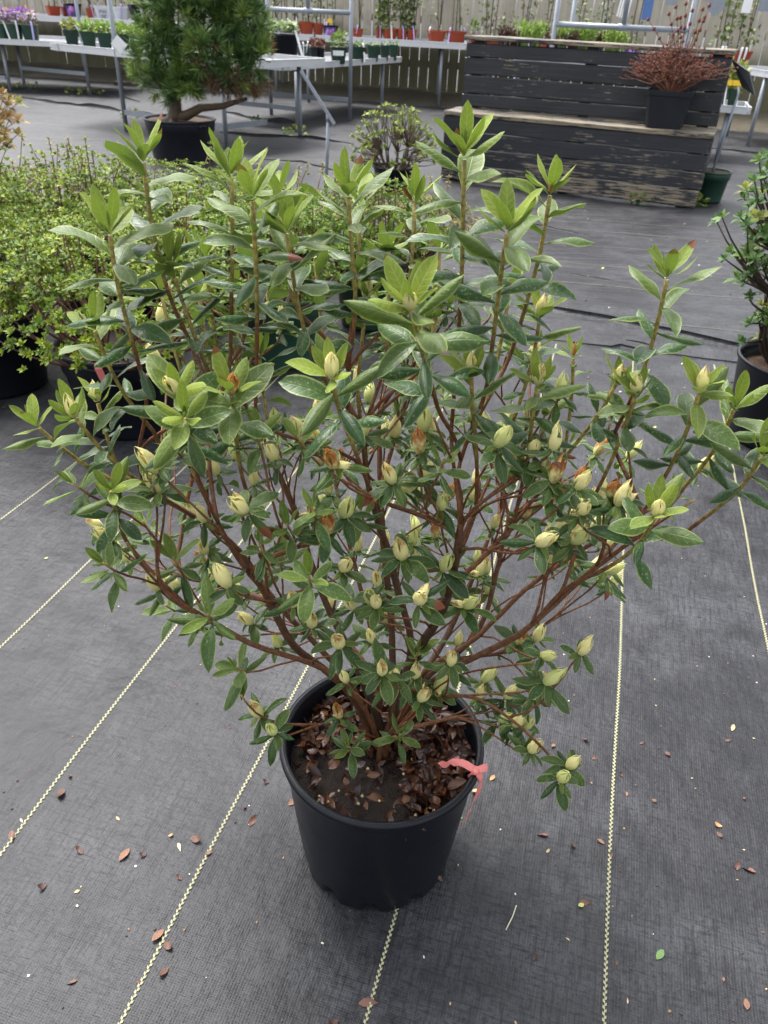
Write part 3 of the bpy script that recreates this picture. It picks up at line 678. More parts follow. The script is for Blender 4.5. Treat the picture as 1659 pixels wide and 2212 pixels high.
# fence-side bench, middle
PRN = 'purple printed pots by the pipe frame'
for x, w in ((567, 27), (592, 16), (616, 30)):
    potted('purple flower printed pot in the row behind pale succulents', PRN, x, 40, w, 30, .745, yb, 'square', 'pot', ('dull', .5, 50, .05), [('white', .3, .5)], extra=printed)
potted('narrow red pot squeezed between printed pots and wide red pot', None, 640, 46, 16, 26, .745, yb, 'square', 'redpot', ('climber', .5, 50, .045), [('lilac', -.3, .6)])
potted('wide red pot behind the burgundy leaved plant', None, 662, 50, 29, 32, .745, yb, 'square', 'redpot', ('climber', .5, 120, .045))
potted('red pot touching the printed pot with the yellow card', None, 687, 50, 21, 30, .745, yb, 'square', 'redpot', ('climber', .5, 100, .045))
pp = potted('purple printed pot carrying a yellow card', None, 714, 55, 31, 27, .745, yb, 'square', 'pot', ('climber', .4, 50, .045), [('lilac', -.7, .9)], extra=printed)
MB().box((0, -.02, .21), (.085, .012, .05)).build('price_card', M['yellow'], pp, False)
potted('single red pot just right of the pipe frame post', None, 772, 62, 24, 24, .745, yb, 'square', 'redpot', ('climber', .35, 16, .05), [('lilac', .2, .8)])
for x, w, lab in ((819, 15, 'slim red pot with lilac tag at the edge of the bushy climbers'), (842, 31, 'red pot with a white tag under a bushy climber'), (868, 22, 'red pot with lilac tag between two bushy climbers'), (889, 21, 'red pot at the trailing end of the bushy climbers')):
    potted(lab, RED, x, 70, w, 28, .745, yb, 'square', 'redpot', ('climber', .62, 300, .055), [('white' if w > 30 else 'lilac', .1, .8)])
potted('red pot with staked vine and a white tag standing up', None, 943, 72, 38, 29, .745, yb, 'square', 'redpot', ('climber', .6, 40, .05), [('white', -.9, .2)])
potted('wide red pot with two lilac tags and a bare staked vine', None, 986, 74, 40, 30, .745, yb, 'square', 'redpot', ('climber', .6, 40, .05), [('lilac', -.9, .8), ('lilac', .9, .8)])
ys = lambda X: FY(X) - .9
potted('narrow red pot with yellow green leaves by the steps corner', None, 1024, 78, 17, 27, .745, lambda X: FY(X) - 1.0, 'square', 'redpot', ('fresh', .16, 40, .05), [('lilac', .5, .9)])
potted('widest red pot over the top board of the steps', None, 1060, 80, 48, 27, .70, ys, 'square', 'redpot', ('dull', .6, 150, .05))
potted('black pot with lilac tags behind the burgundy seedlings', None, 1128, 82, 44, 30, .70, ys, 'square', 'pot', ('dull', .6, 110, .05), [('lilac', -.4, .5), ('lilac', .5, .4)])
potted('small red pot half hidden by the pipe frame post', None, 1180, 86, 20, 26, .70, ys, 'square', 'redpot', ('dull', .6, 80, .05))
for x in (1245, 1300):
    potted('dark pot with tall vines in the row behind the lettuces', 'dark vine pots behind lettuces', x, 88, 40, 26, .70, ys, 'square', 'pot', ('climber', .6, 130, .05), [('lilac', .2, .4)])
potted('purple printed pot with lilac tag beside the red twigs', None, 1368, 92, 30, 24, .70, ys, 'square', 'pot', ('dull', .3, 40, .05), [('lilac', .4, .8)], extra=printed)
potted('pink printed pot seen through the red twigs', None, 1478, 98, 34, 24, .70, ys, 'square', 'pot', ('dull', .3, 40, .05), extra=printed)
for x, w, lab in ((1560, 45, 'red pot with a slanted white tag and green vine, next to bench end'), (1604, 45, 'red pot with upright white tag and green vine, next to bench end')):
    potted(lab, 'pair of red vine pots', x, 98, w, 33, .70, lambda X: FY(X) - 1.05, 'square', 'redpot', ('climber', .55, 110, .06), [('white', .1, .85), ('white', .5, .5)])
# bench with pipe frame
edge = lambda X: 9.2 + (X + 1.2)*2.087
yB2 = lambda o: (lambda X: edge(X + o)) 
def b2(label, grp, x, y, w, h, Y, *a, **k): return potted(label, grp, x, y, w, h, .575, (lambda X: Y), *a, **k)
b2('tall black pot of pale green succulents with a long white tag', None, 612, 100, 68, 68, 9.45, 'round', 'pot', ('succ', .12, 0, .07), [('white', .75, .6), ('white', -.85, .2)])
b2('orange red pot of pale succulents half behind the pine', None, 560, 98, 40, 50, 9.95, 'round', 'redpot', ('succ', .09, 0, .05))
for x, Y in ((652, 10.35), (664, 10.55)):
    b2('dark green pot with a curled white tag behind grey pots', 'green pots behind grey pots', x, 100, 20, 34, Y, 'round', 'greenpot', None, [('white', .3, .8)])
b2('grey ribbed pot of burgundy leaves with red edge', None, 678, 102, 19, 36, 10.10, 'round', 'pot_dusty', ('red', .09, 80, .035))
b2('dark ribbed pot of burgundy leaves touching the frilly green pot', None, 693, 102, 17, 34, 10.15, 'round', 'pot', ('red', .08, 80, .035))
def paper(t, w, h, face):
    m = MB(); 
    for k in range(10):
        a = face - .75 + 1.5*k/9; b = face - .75 + 1.5*(k + 1)/9
        if k < 9: m.add([(w*.47*math.cos(q)*1.0, w*.47*math.sin(q), z) for q, z in ((a, h*.50), (b, h*.50), (b, h*.80), (a, h*.80))], [np.array([[0, 1, 2, 3]])])
    m.build('paper_label', M['white'], t, False)
b2('green pot with a pale paper label and frilly leaves', None, 731, 102, 36, 36, 10.30, 'round', 'greenpot', ('frill', .16, 150, .045), extra=paper)
for x, w, Y, lab in ((770, 42, 10.75, 'green pot of low leaves beside the frame post, white tag at each edge'), (806, 30, 11.05, 'plain green pot second from the bench end'), (831, 22, 11.28, 'narrow green pot with a thin grey tag near bench end'), (850, 20, 11.45, 'last green pot at the bench end')):
    b2(lab, None, x, 104, w, 33, Y, 'square', 'greenpot', ('fresh', .05 if w > 40 else .03, 40 if w > 40 else 20, .035), [('white', -.75, .9), ('white', .75, .9)] if w > 40 else [], rot=.05)
# bench behind the pine
for k, (x, w, Y) in enumerate(((154, 33, 9.05), (190, 36, 8.92), (225, 34, 8.80), (264, 32, 8.66), (293, 32, 8.52))):
    lab = ('green pot with a curled white tag and a yellow bloom at the bracket end', 'crumpled green pot of lime seedlings second from the bracket', 'green pot of lime seedlings left of the steel post', 'green pot of lime seedlings right of the steel post', 'green pot of seedlings closest to the pine needles')[k]
    potted(lab, None, x, 76, w, 38, .68, (lambda X, Y=Y: Y), 'square', 'greenpot', ('lime' if k else 'olive', .09, 110, .04), [('white', .7, .5)] if k == 0 else [], rot=.02)
cd = thing('price_card', 'blank white card standing on a corner on the bench rail', 'card', tuple(atY(257, 96, 8.28))); MB().box((0, 0, 0), (.115, .004, .10), Matrix.Rotation(.75, 3, 'Y')).build('card', M['white'], cd, False)
MB().beam((0, .004, -.02), (.02, .01, -.09), .01, .01).build('clip', M['alu'], cd, False)
# pansies
for x, w, lab in ((1, 32, 'pansy pot furthest along its bench from the bare rail'), (31, 33, 'pansy pot in the middle of three'), (64, 37, 'pansy pot with a lilac tag beside the bare rail')):
    potted(lab, 'pansy pots', x, 60, w, 37, .575, (lambda X: 11.85), 'round', 'greenpot', ('pansy', .17, 110, .045), [('lilac' if w > 35 else 'white', .25, .8)])
# lettuces
for k, (x, kind) in enumerate(((1085, 'plum'), (1105, 'plum'), (1128, 'lettuce'), (1155, 'lettuce'), (1190, 'plum'), (1214, 'lettuce'), (1237, 'plum'), (1250, 'lettuce'), (1272, 'lettuce'), (1296, 'plum'), (1312, 'lettuce'), (1336, 'lettuce'))):
    lab = 'lime green lettuce seedling in the row above the black steps' if kind == 'lettuce' else 'burgundy lettuce seedling in the row above the black steps'
    potted(lab, 'lime lettuces' if kind == 'lettuce' else 'burgundy lettuces', x, 100, 26, 16, .78, (lambda X, k=k: 9.0 - .235*(X - 1.05) + .08*(k % 2)), 'square', 'pot', (kind, .21 if kind == 'lettuce' else .15, 170 if kind == 'lettuce' else 130, .032))
# low shelf by the steps
for x, lab in ((1564, 'green pot with yellow card and white tag beside the black steps'), (1590, 'green pot with white tag half behind the slate sign')):
    t = potted(lab, None, x, 190, 27, 40, .45, (lambda X: 8.62), 'square', 'greenpot', ('olive', .24, 120, .05), [('white', .1, .9)], rot=.0)
    MB().box((-.02, -.085, .215), (.11, .01, .045)).build('yellow_card', M['yellow'], t, False)

# wire with hanging tags in front of the fence
WY = lambda X: 10.6 - .29*X
wire = tag(MB().tube([(.9, WY(.9), 1.36), (2.6, WY(2.6), 1.33), (4.6, WY(4.6), 1.36)], .003, 6).build('tag_wire', M['galv']), 'thin wire strung before the fence carrying tags', 'wire')
for x, w, h, mat, lab in ((1350, .10, .20, 'white', 'bundle of white striped tags hung high before the fence'), (1399, .10, .22, 'blue', 'blue and yellow care tag hung high before the fence'), (1447, .12, .08, 'galv', 'wide grey plate hung beside the care tag'), (1545, .17, .16, 'galv', 'grey plate with a pointed foot hung over red pots'), (1612, .09, .12, 'white', 'white card hung over the pair of red pots'), (1650, .12, .10, 'galv', 'grey plate hung furthest along the wire')):
    X, Y = row_xy(x, 20, WY); t = thing('hanging_tag', lab, 'tag', (X, Y, 1.345), -.28)
    if x == 1350:
        for k in range(5): MB().box((-.06 + k*.026, 0, -h/2), (.018, .004, h + .012*k), Matrix.Rotation(.1, 3, 'Y')).build('strip', M['white'], t, False)
    else:
        b = (w*.10 if x == 1545 else w)/2
        MB().add([(-w/2, -.003, 0), (w/2, -.003, 0), (w/2, -.003, -h*.6), (b, -.003, -h), (-b, -.003, -h), (-w/2, -.003, -h*.6), (-w/2, .003, 0), (w/2, .003, 0), (w/2, .003, -h*.6), (b, .003, -h), (-b, .003, -h), (-w/2, .003, -h*.6)],
                 [np.array([[0, 5, 4, 3, 2, 1], [6, 7, 8, 9, 10, 11]]), np.array([[i, (i + 1) % 6, 6 + (i + 1) % 6, 6 + i] for i in range(6)])]).build('plate', M[mat], t, False)
    MB().tube([(0, 0, -.005), (0, 0, .02)], .002, 5).build('hook', M['galv'], t)

# ------------------------------------------------------------------ pine in its big pot
pine = thing('potted_pine', 'bushy potted pine with long green needles and browned inner needles', 'potted tree', (-1.82, 7.0, 0))
pp = round_pot(pine, .28, .315, 'pot_dusty', 'nursery_pot', 48, 'barksoil', .93, .014, .86, True)
for a in (2.6, 5.6): MB().tube([(.286*math.cos(a + k*.1), .286*math.sin(a + k*.1), .285 - .012*abs(k)) for k in (-1, -.5, 0, .5, 1)], .012, 6).build('handle', M['pot_dusty'], pp)
m = MB(); brk = lambda n: np.concatenate([np.tile([.105, .075, .048], (n, 1))*RNG.uniform(.7, 1.2, (n, 1)), np.ones((n, 1))], 1)
b0 = np.array([-.03, 0, .27]); fork = b0 + np.array([.0, 0, .10]); topv = b0 + np.array([.02, .05, .80])
m.tube([b0 + (-.06, 0, -.02), b0 + (-.02, 0, .03), fork, b0 + (.01, .02, .35), b0 + (.05, .03, .58), topv], [.085, .062, .052, .042, .03, .018], 10, brk(6))
for a in range(5): m.tube([b0 + (-.02, 0, .04), b0 + (.10*math.cos(a*1.3 + 2), .10*math.sin(a*1.3 + 2), .0), b0 + (.17*math.cos(a*1.3 + 2), .17*math.sin(a*1.3 + 2), -.02)], [.04, .03, .015], 6, brk(3))
m.tube([fork + (0, 0, -.06), fork + (.10, -.02, -.03), fork + (.22, -.04, .03), fork + (.40, -.05, .05), fork + (.60, -.03, .11)], [.045, .04, .034, .026, .014], 9, brk(5))
W_ = lambda x, y, dY=0.: atY(x, y, 7.0 + dY) - np.array([-1.82, 7.0, 0])
blobs = [(318, 150, .0, .16), (350, 100, -.08, .15), (400, 175, -.16, .13), (385, 55, .0, .20), (340, 40, .1, .16), (440, 105, -.2, .16), (470, 40, .05, .22), (520, 60, .0, .20), (545, 120, -.05, .15), (500, 140, -.12, .14), (553, 100, .08, .12), (540, 160, .08, .10), (395, 205, -.15, .10), (340, 180, -.05, .11), (370, 195, 0, .11), (480, 165, .05, .12), (430, 0, 0, .24), (500, -20, .05, .24), (385, 10, -.1, .2), (400, 125, -.05, .15), (455, -60, .05, .24), (560, 130, .1, .09), (415, 178, -.1, .1)]
for x, y, dY, r in blobs:
    c = W_(x, y, dY); s = b0 + np.array([.02, .02, .12 + .5*random.random()]); m.tube(bez(s, c, (0, 0, -.05), 5), [.016, .013, .010, .008, .005], 6, brk(5))
    for k in range(3):
        e = c + RNG.normal(0, .5, 3)*r; m.tube([c, e], [.006, .003], 5, brk(2))
m.build('trunk', M['stem'], pine)
NV = np.array([[0, -.022, 0], [0, .022, 0], [.55, .028, .014], [1, 0, 0], [.55, -.028, -.014]]); NP = [np.array([[0, 1, 2, 4]]), np.array([[4, 2, 3]])]
def needle_tuft(mb, p, ax, n, L, col):
    ax = unit(ax); d = ax*RNG.uniform(.35, 1.25, (n, 1)) + RNG.normal(0, .50, (n, 3)); d /= np.linalg.norm(d, axis=1)[:, None]
    s = L*RNG.uniform(.7, 1.1, n); R = frames(d, RNG.normal(0, 1, (n, 3))); R = R*s[:, None, None]; R[:, :, 1] *= .9
    c = np.asarray(col)*RNG.uniform(.6, 1.35, (n, 1)); mb.inst(NV, NP, R, p + ax*RNG.uniform(-.02, .03, (n, 1)), np.concatenate([c, np.ones((n, 1))], 1))
m = MB(); md = MB()
for x, y, dY, r in blobs:
    c = W_(x, y, dY); n = int(17*(r/.15)**2)
    for k in range(n):
        a = unit(RNG.normal(0, 1, 3) + np.array([0, -.2, .25])); p = c + a*r*RNG.uniform(.45, .95)
        needle_tuft(m, p, a + np.array([0, -.1, .8]), 60, .108, random.choice([(.075, .16, .04), (.125, .23, .055), (.055, .125, .04), (.21, .31, .065)]))
for x, y, dY, r, n in ((430, 140, -.24, .07, 12), (455, 95, -.26, .08, 7), (470, 182, -.16, .10, 18), (505, 190, -.14, .09, 18), (540, 185, -.08, .09, 14), (560, 170, -.02, .08, 8), (490, 165, -.2, .08, 8)):
    c = W_(x, y, dY)
    for k in range(n): a = unit(RNG.normal(0, 1, 3)); needle_tuft(md, c + a*r*RNG.uniform(.2, 1), a + np.array([0, 0, -.9]), 30, .075, random.choice([(.13, .055, .03), (.17, .08, .04), (.09, .04, .025)]))
for x, y in ((583, 95), (586, 120), (578, 85), (585, 108)): needle_tuft(md, W_(x, y, .0), (.5, -.2, .6), 30, .06, (.38, .15, .05))
stuff(m.build('needles', M['needle'], pine, False)); stuff(md.build('brown_needles', M['needle'], pine, False))

# ------------------------------------------------------------------ low azaleas in the bed on the left
BED = 'low azaleas standing pot to pot'
def make_bed(seed, tone, r=.34, zc=.34, hz=.22, n=950, sticks=0):
    rng = np.random.default_rng(seed); root = thing('bed_azalea', '', 'potted shrub'); m = MB(); ms = MB()
    a = rng.normal(0, 1, (n, 3)); a[:, 2] = np.abs(a[:, 2])*.9 - .28*rng.random(n); a /= np.linalg.norm(a, axis=1)[:, None]
    rad = np.array([1 + .22*noise.noise((q[0]*2.2 + seed, q[1]*2.2, q[2]*2.2)) for q in a])*np.where(rng.random(n) < .78, rng.uniform(.90, 1.04, n), rng.uniform(.5, .9, n))
    P = a*rad[:, None]*np.array([r, r, hz]) + np.array([0, 0, zc]); P[:, 2] = np.maximum(P[:, 2], .30 + .07*rng.random(n)); lo = rng.random(n) < .03; P[lo, 2] -= .05
    ax = a*np.array([.8, .8, 1]) + np.array([0, 0, .75]) + rng.normal(0, .22, (n, 3))
    pal = dict(green=[(.15, .255, .012), (.23, .335, .018), (.33, .42, .034), (.11, .195, .013)], tan=[(.24, .24, .06), (.36, .28, .10), (.16, .22, .045), (.44, .33, .13)], dark=[(.085, .18, .012), (.14, .25, .015), (.20, .32, .024)])[tone]
    col = np.array(pal)[rng.integers(0, len(pal), n)]
    rosettes(m, P, ax, rng.uniform(.015, .023, n), col, 6, 5, 66, 30, .2, (.52, .48, .16) if tone != 'tan' else (.55, .42, .17), .58 if tone != 'dark' else .35, rng)
    if sticks:
        for k in range(sticks):
            th = rng.uniform(0, 6.28); q = np.array([.22*math.cos(th), .22*math.sin(th), zc + hz*.7]); e = q + np.array([rng.normal(0, .03), rng.normal(0, .03), rng.uniform(.09, .2)])
            ms.tube([q, e], [.0028, .002], 4, (.22, .12, .07, 1)); K = 3
            rosettes(m, np.array([e, e - (0, 0, .03), e - (0, 0, .055)]), np.tile([0., 0, 1], (3, 1)), np.array([.022, .024, .024]), np.array([pal[0], pal[1], pal[0]]), 6, 4, 70, 40, .2, (.55, .48, .16), .8, rng)
    for k in range(70):
        e = P[rng.integers(0, n)]; th = math.atan2(e[1], e[0]) + rng.normal(0, .5); q = np.array([.05*math.cos(th), .05*math.sin(th), .20]); mid = (q + e)/2 + np.array([.05*math.cos(th), .05*math.sin(th), -.035])
        t = np.linspace(0, 1, 7)[:, None]; pth = (1 - t)**2*q + 2*t*(1 - t)*mid + t*t*e; ms.tube(pth, np.linspace(.0055, .0016, 7), 5, (.115, .050, .028, 1) if k % 3 else (.19, .10, .055, 1))
        for j in (3, 4, 5):
            f = P[rng.integers(0, n)]
            if np.linalg.norm(f - pth[j]) < .16: ms.tube([pth[j], (pth[j] + f)/2 + (0, 0, -.01), f], [.003, .002, .0012], 4, (.15, .07, .04, 1))
    stuff(m.build('foliage', M['fol'], root)); ms.build('stems', M['stem'], root)
    return root
protos = dict(g1=make_bed(1, 'green'), g2=make_bed(2, 'green', .36, .35, .24, 1000, 3), d1=make_bed(3, 'dark', .33, .34, .21, 760), t1=make_bed(4, 'tan', .36, .30, .20, 800, 12), t2=make_bed(5, 'tan', .36, .28, .19, 800, 20))
for k_, p_ in protos.items():
    if k_ == 'd1': round_pot(p_, .165, .265, 'greenpot', bands=True)
    else: round_pot(p_, .182, .27, 'pot', bands=True)
bedspots = [('g1', -1.34, 2.44, 'green azalea in a plain black pot beside the red-tagged pot'), ('g2', -.82, 2.205, 'green azalea in a black pot with a red tag'), ('d1', -.42, 2.78, 'dark leaved azalea in a green pot behind the tall azalea'), ('g1', -1.06, 2.86, 'green azalea in the second bed row behind the red-tagged pot'),
            ('g2', -1.72, 2.98, 'green azalea at the outer end of the second bed row'), ('d1', -.10, 3.22, 'dark leaved azalea where the bed meets the open path'), ('g1', -.72, 3.40, 'green azalea just in front of the tan one by the sign stake'), ('g2', -1.36, 3.48, 'green azalea between the tall-shoot one and the second row'), ('g1', -2.05, 3.60, 'green azalea at the outer end of the third bed row'),
            ('t1', .02, 3.80, 'tan budded azalea at the path corner of the bed'), ('t2', -.52, 3.92, 'tan budded azalea in the last bed row before the sign stake'), ('g2', -1.14, 3.95, 'green azalea with tall shoots in front of the pine pot'), ('t2', -1.80, 4.0, 'tan budded azalea in the last bed row facing the pansy bench'), ('t1', -2.45, 4.05, 'straw coloured azalea at the outer end of the last row')]
_old = [
            ('t2', -.32, 4.45, 'tan budded azalea in the last row behind the sign stake'), ('t1', -.95, 4.58, 'straw coloured azalea with bare shoots beside the pine pot'), ('t2', -1.62, 4.72, 'straw coloured azalea with bare shoots in the last bed row'), ('t1', -2.3, 4.85, 'straw coloured azalea at the outer end of the last row')]
used = set()
for i, (k_, X, Y, lab) in enumerate(bedspots):
    sc = 1.0 + .10*math.sin(i*2.3) if i != 1 else 1.0
    if k_ in used: dup(protos[k_], (X, Y, 0), i*1.9, lab, BED, (sc, sc, (1.0 + .07*math.sin(i*1.7))*(.82 if Y > 3.7 else 1)))
    else:
        o = protos[k_]; o.location = (X, Y, 0); o.rotation_euler = (0, 0, i*1.9); o.scale = (1, 1, .82 if Y > 3.7 else 1); o['label'] = lab; o['group'] = BED; used.add(k_)
# red tag hooked on the second pot
a = on(213, 798, .262); b = on(247, 868, .13); d = unit(b - a); s = np.array([.85, .2, .1]); s = unit(s - d*(s @ d)); n_ = np.cross(d, s)
tg = thing('pot_label', 'red printed strip tag hooked over the rim of a black pot', 'tag', tuple(a)); L = np.linalg.norm(b - a); m = MB(); wT = .020
V = [];
for q in (-.12, 0, .5, 1):
    for k in (-1, 1):
        V.append(d*L*q + s*k*wT/2 + (np.array([0, .012, .004]) if q < 0 else 0))
m.add(V, [np.array([[0, 1, 3, 2], [2, 3, 5, 4], [4, 5, 7, 6]])]); m.build('strip', M['ribbon'], tg, False)
m = MB()
for k in range(5):
    for j in range(9):
        if random.random() < .8: c = d*L*(.18 + .075*j) + s*wT*(-.30 + .15*k) - n_*.0008*np.sign(n_[1]*-1 or 1); m.add([c - d*L*.030 - s*.0011, c + d*L*.030*random.random() - s*.0011, c + d*L*.030 + s*.0011, c - d*L*.030 + s*.0011], [np.array([[0, 1, 2, 3]])], (.22, .05, .05, 1))
m.build('small_print', M['paint'], tg, False)

# ------------------------------------------------------------------ upright shrubs
def upright(root, base, tips, rng, size, pal, bark, r0=.012, bends=.06, bud=None, side=1.0):
    m = MB(); ms = MB(); base = np.asarray(base, float); T = np.array(tips); n = len(T)
    ax = (T - base)*np.array([.9, .9, .5]); ax = ax/np.linalg.norm(ax, axis=1)[:, None] + np.array([0, 0, .9]) + rng.normal(0, .2, (n, 3))
    rosettes(m, T, ax, rng.uniform(.75, 1.2, n)*size, np.array(pal)[rng.integers(0, len(pal), n)], 6, 4, 68, 30, .25, bud, .5, rng)
    hubs = []
    K = max(5, n//9)
    for k in range(K):
        e = T[rng.integers(0, n)]; mid = base + (e - base)*.55; out = np.array([e[0] - base[0], e[1] - base[1], 0]); p = bez(base + rng.normal(0, .012, 3)*(1, 1, 0), mid, out*.22*side + np.array([0, 0, -.02]), 7)
        ms.tube(p, np.linspace(r0, r0*.5, 7), 6, bark + (1,)); hubs += [p[4], p[5], p[6]]
    H_ = np.array(hubs)
    for e in T:
        dd = np.linalg.norm(H_ - e, axis=1) + .6*np.maximum(0, H_[:, 2] - e[2] + .03); q = H_[np.argmin(dd)]
        p = bez(q, e, rng.normal(0, .012, 3) + np.array([e[0] - q[0], e[1] - q[1], 0])*.2, 5); ms.tube(p, np.linspace(r0*.42, r0*.16, 5), 5, tuple(np.array(bark)*rng.uniform(.9, 1.7)) + (1,))
    stuff(m.build('foliage', M['fol'], root)); ms.build('stems', M['stem'], root)
rng = np.random.default_rng(21)
vs_ = thing('vase_shrub', 'vase shaped shrub with bare stems and yellow green tips left of the steps', 'potted shrub', (-.04, 6.1, 0))
tips = []
while len(tips) < 210:
    x, y = rng.uniform(760, 942), rng.uniform(210, 360); u_ = (x - 850)/92; 
    if (y < 222 + 60*u_**2) or (y > 290 and abs(u_) < .5 and rng.random() < .8) or (abs(u_) > .98) or y > 355: continue
    tips.append(atY(x, y, 6.1 + rng.uniform(-.25, .25)*math.sqrt(max(.05, 1 - u_*u_))) - np.array([-.04, 6.1, 0]))
upright(vs_, (0, 0, .10), tips, rng, .032, [(.17, .26, .03), (.26, .34, .04), (.34, .40, .07)], (.11, .085, .06), .011, bud=(.5, .48, .14)); round_pot(vs_, .15, .17, 'pot')
raz = thing('potted_azalea', 'upright glossy azalea in a black pot at the path edge, bare curved stem leaning out', 'potted shrub', (1.285, 2.30, 0))
tips = []
for x, y in ((1548, 478), (1560, 470), (1580, 545), (1566, 560), (1600, 560), (1612, 548), (1592, 600), (1607, 610), (1620, 640), (1615, 490), (1608, 430), (1600, 470), (1640, 345), (1630, 390), (1650, 420), (1640, 470), (1655, 500), (1625, 520), (1645, 560), (1620, 700), (1640, 690), (1610, 740)): tips.append(atY(x, y, 2.22 + rng.uniform(-.12, .12)) - np.array([1.285, 2.3, 0]))
while len(tips) < 420:
    x, y = rng.uniform(1612, 1900), rng.uniform(330, 730)
    if x < 1640 and (y < 380 or y > 600): continue
    tips.append(atY(x, y, 2.3 + rng.uniform(-.22, .25)) - np.array([1.285, 2.3, 0]))
upright(raz, (0, 0, .20), tips, rng, .034, [(.05, .125, .025), (.08, .18, .03), (.13, .24, .04), (.07, .16, .03), (.06, .14, .025), (.10, .20, .03), (.30, .34, .06)], (.045, .032, .024), .011, bends=.1, side=1.6)
round_pot(raz, .185, .27, 'pot', soil='barksoil', soil_z=.82, rim=.008, base=.84)

# red twig shrub on the tread of the steps
rt = thing('potted_shrub', 'leafless rust red twiggy shrub in a square black pot on the steps', 'potted shrub')
c0 = atY(1430, 285, 6.12); wp = WL + wu*((c0[:2] - WL) @ wu) + wv*.17; rt.location = (wp[0], wp[1], HT + .016)
sp = square_pot(rt, .30, .235, 'pot_dusty', 'square_pot', .80); sp.rotation_euler = (0, 0, math.atan2(wu[1], wu[0]))
MB().box((0, 0, .20), (.25, .25, .01)).build('soil', M['soil'], sp, False); sp.children[0].rotation_euler = (0, 0, 0)
m = MB(); rng = np.random.default_rng(5)
def twig(p, d, L, r, lev):
    e = p + unit(d)*L; q = bez(p, e, rng.normal(0, L*.10, 3), 4); c = np.array([.18, .070, .040])*rng.uniform(.7, 1.5); m.tube(q, np.linspace(r, r*.6, 4), 4, tuple(c) + (1,))
    if lev == 0:
        if rng.random() < .35: m.box(e, (.009, .009, .014), None, (.20, .05, .035, 1))
        return
    for k in range(3 if lev > 1 else 4):
        nd = unit(d) + rng.normal(0, .62, 3); nd[2] = abs(nd[2])*.6 + .05; twig(q[2 + (k % 2)], nd, L*rng.uniform(.55, .85), r*.62, lev - 1)
for k in range(24):
    a = rng.uniform(0, 6.28); s_ = rng.uniform(.25, 1.45); twig(np.array([.02*math.cos(a), .02*math.sin(a), .20]), np.array([math.cos(a)*s_*1.15, math.sin(a)*s_*.8, .95]), .165, .006, 3)
for x, y in ((1500, -6), (1518, 20), (1532, 12), (1482, 8), (1445, 30), (1470, 38), (1520, 45), (1400, 42), (1460, 15)):
    e = atY(x, y, wp[1] + rng.uniform(-.1, .1)) - np.array(rt.location); q = np.array([.02, 0, .3]); pth = bez(q, e, (.02, 0, .02), 7); m.tube(pth, np.linspace(.004, .002, 7), 4, (.22, .075, .045, 1))
    for k in (4, 5, 6): m.box(pth[k], (.016, .016, .022), None, (.21, .05, .03, 1))
m.build('twigs', M['stem'], rt)

# ------------------------------------------------------------------ signs
bk = thing('sign_bucket', 'dark green bucket of gravel holding a sign rod beside the steps', 'bucket', (2.34, 6.25, 0))
round_pot(bk, .128, .215, 'greenpot', 'bucket', 40, 'barksoil', .93, .008, .80, True)
sg = thing('rod_sign', 'dark slate panel tilted on a thin rod standing in the bucket', 'sign', (2.33, 6.25, .19))
top = atY(1598, 195, 6.30) - np.array([2.33, 6.25, .19]); MB().tube([(0, 0, -.05), top*.5, top], .009, 8).build('rod', M['galv'], sg)
pa, pb, pc, pd = [atY(x, y, Y) - np.array([2.33, 6.25, .19]) for x, y, Y in ((1580, 128, 6.45), (1618, 155, 6.28), (1630, 206, 6.20), (1602, 188, 6.36))]
nn = unit(np.cross(pb - pa, pd - pa))*.008
MB().add([pa, pb, pc, pd, pa + nn, pb + nn, pc + nn, pd + nn], [np.array([[0, 1, 2, 3], [7, 6, 5, 4], [0, 4, 5, 1], [1, 5, 6, 2], [2, 6, 7, 3], [3, 7, 4, 0]])]).build('panel', M['slate'], sg, False)
stk = on(702, 415); s0 = np.array([stk[0], stk[1], 0]); st = thing('stake_sign', 'pale metal sign tilted edge-on atop a steel stake in the bed', 'sign', tuple(s0))
a = atY(650, 152, 5.84) - s0; b = atY(722, 268, 5.84) - s0; c = (a + b)/2; L = unit(b - a); vw = unit(np.array([c[0], c[1], -.1]) + s0*np.array([1, 1, 0])); vw = unit(vw - L*(vw @ L)); nrm = np.cross(L, vw)
hook = atY(709, 262, 5.84) - s0
MB().tube([(0, 0, -.05), hook*.5 + np.array([.004, 0, 0]), hook], .012, 8).build('stake', M['galv'], st); MB().box(c, (np.linalg.norm(b - a), .045, .020), np.stack([L, vw, nrm], 1)).build('panel', M['galv'], st, False)
MB().tube([hook, hook + (0, 0, .04)], .016, 8).build('clamp', M['galv'], st)

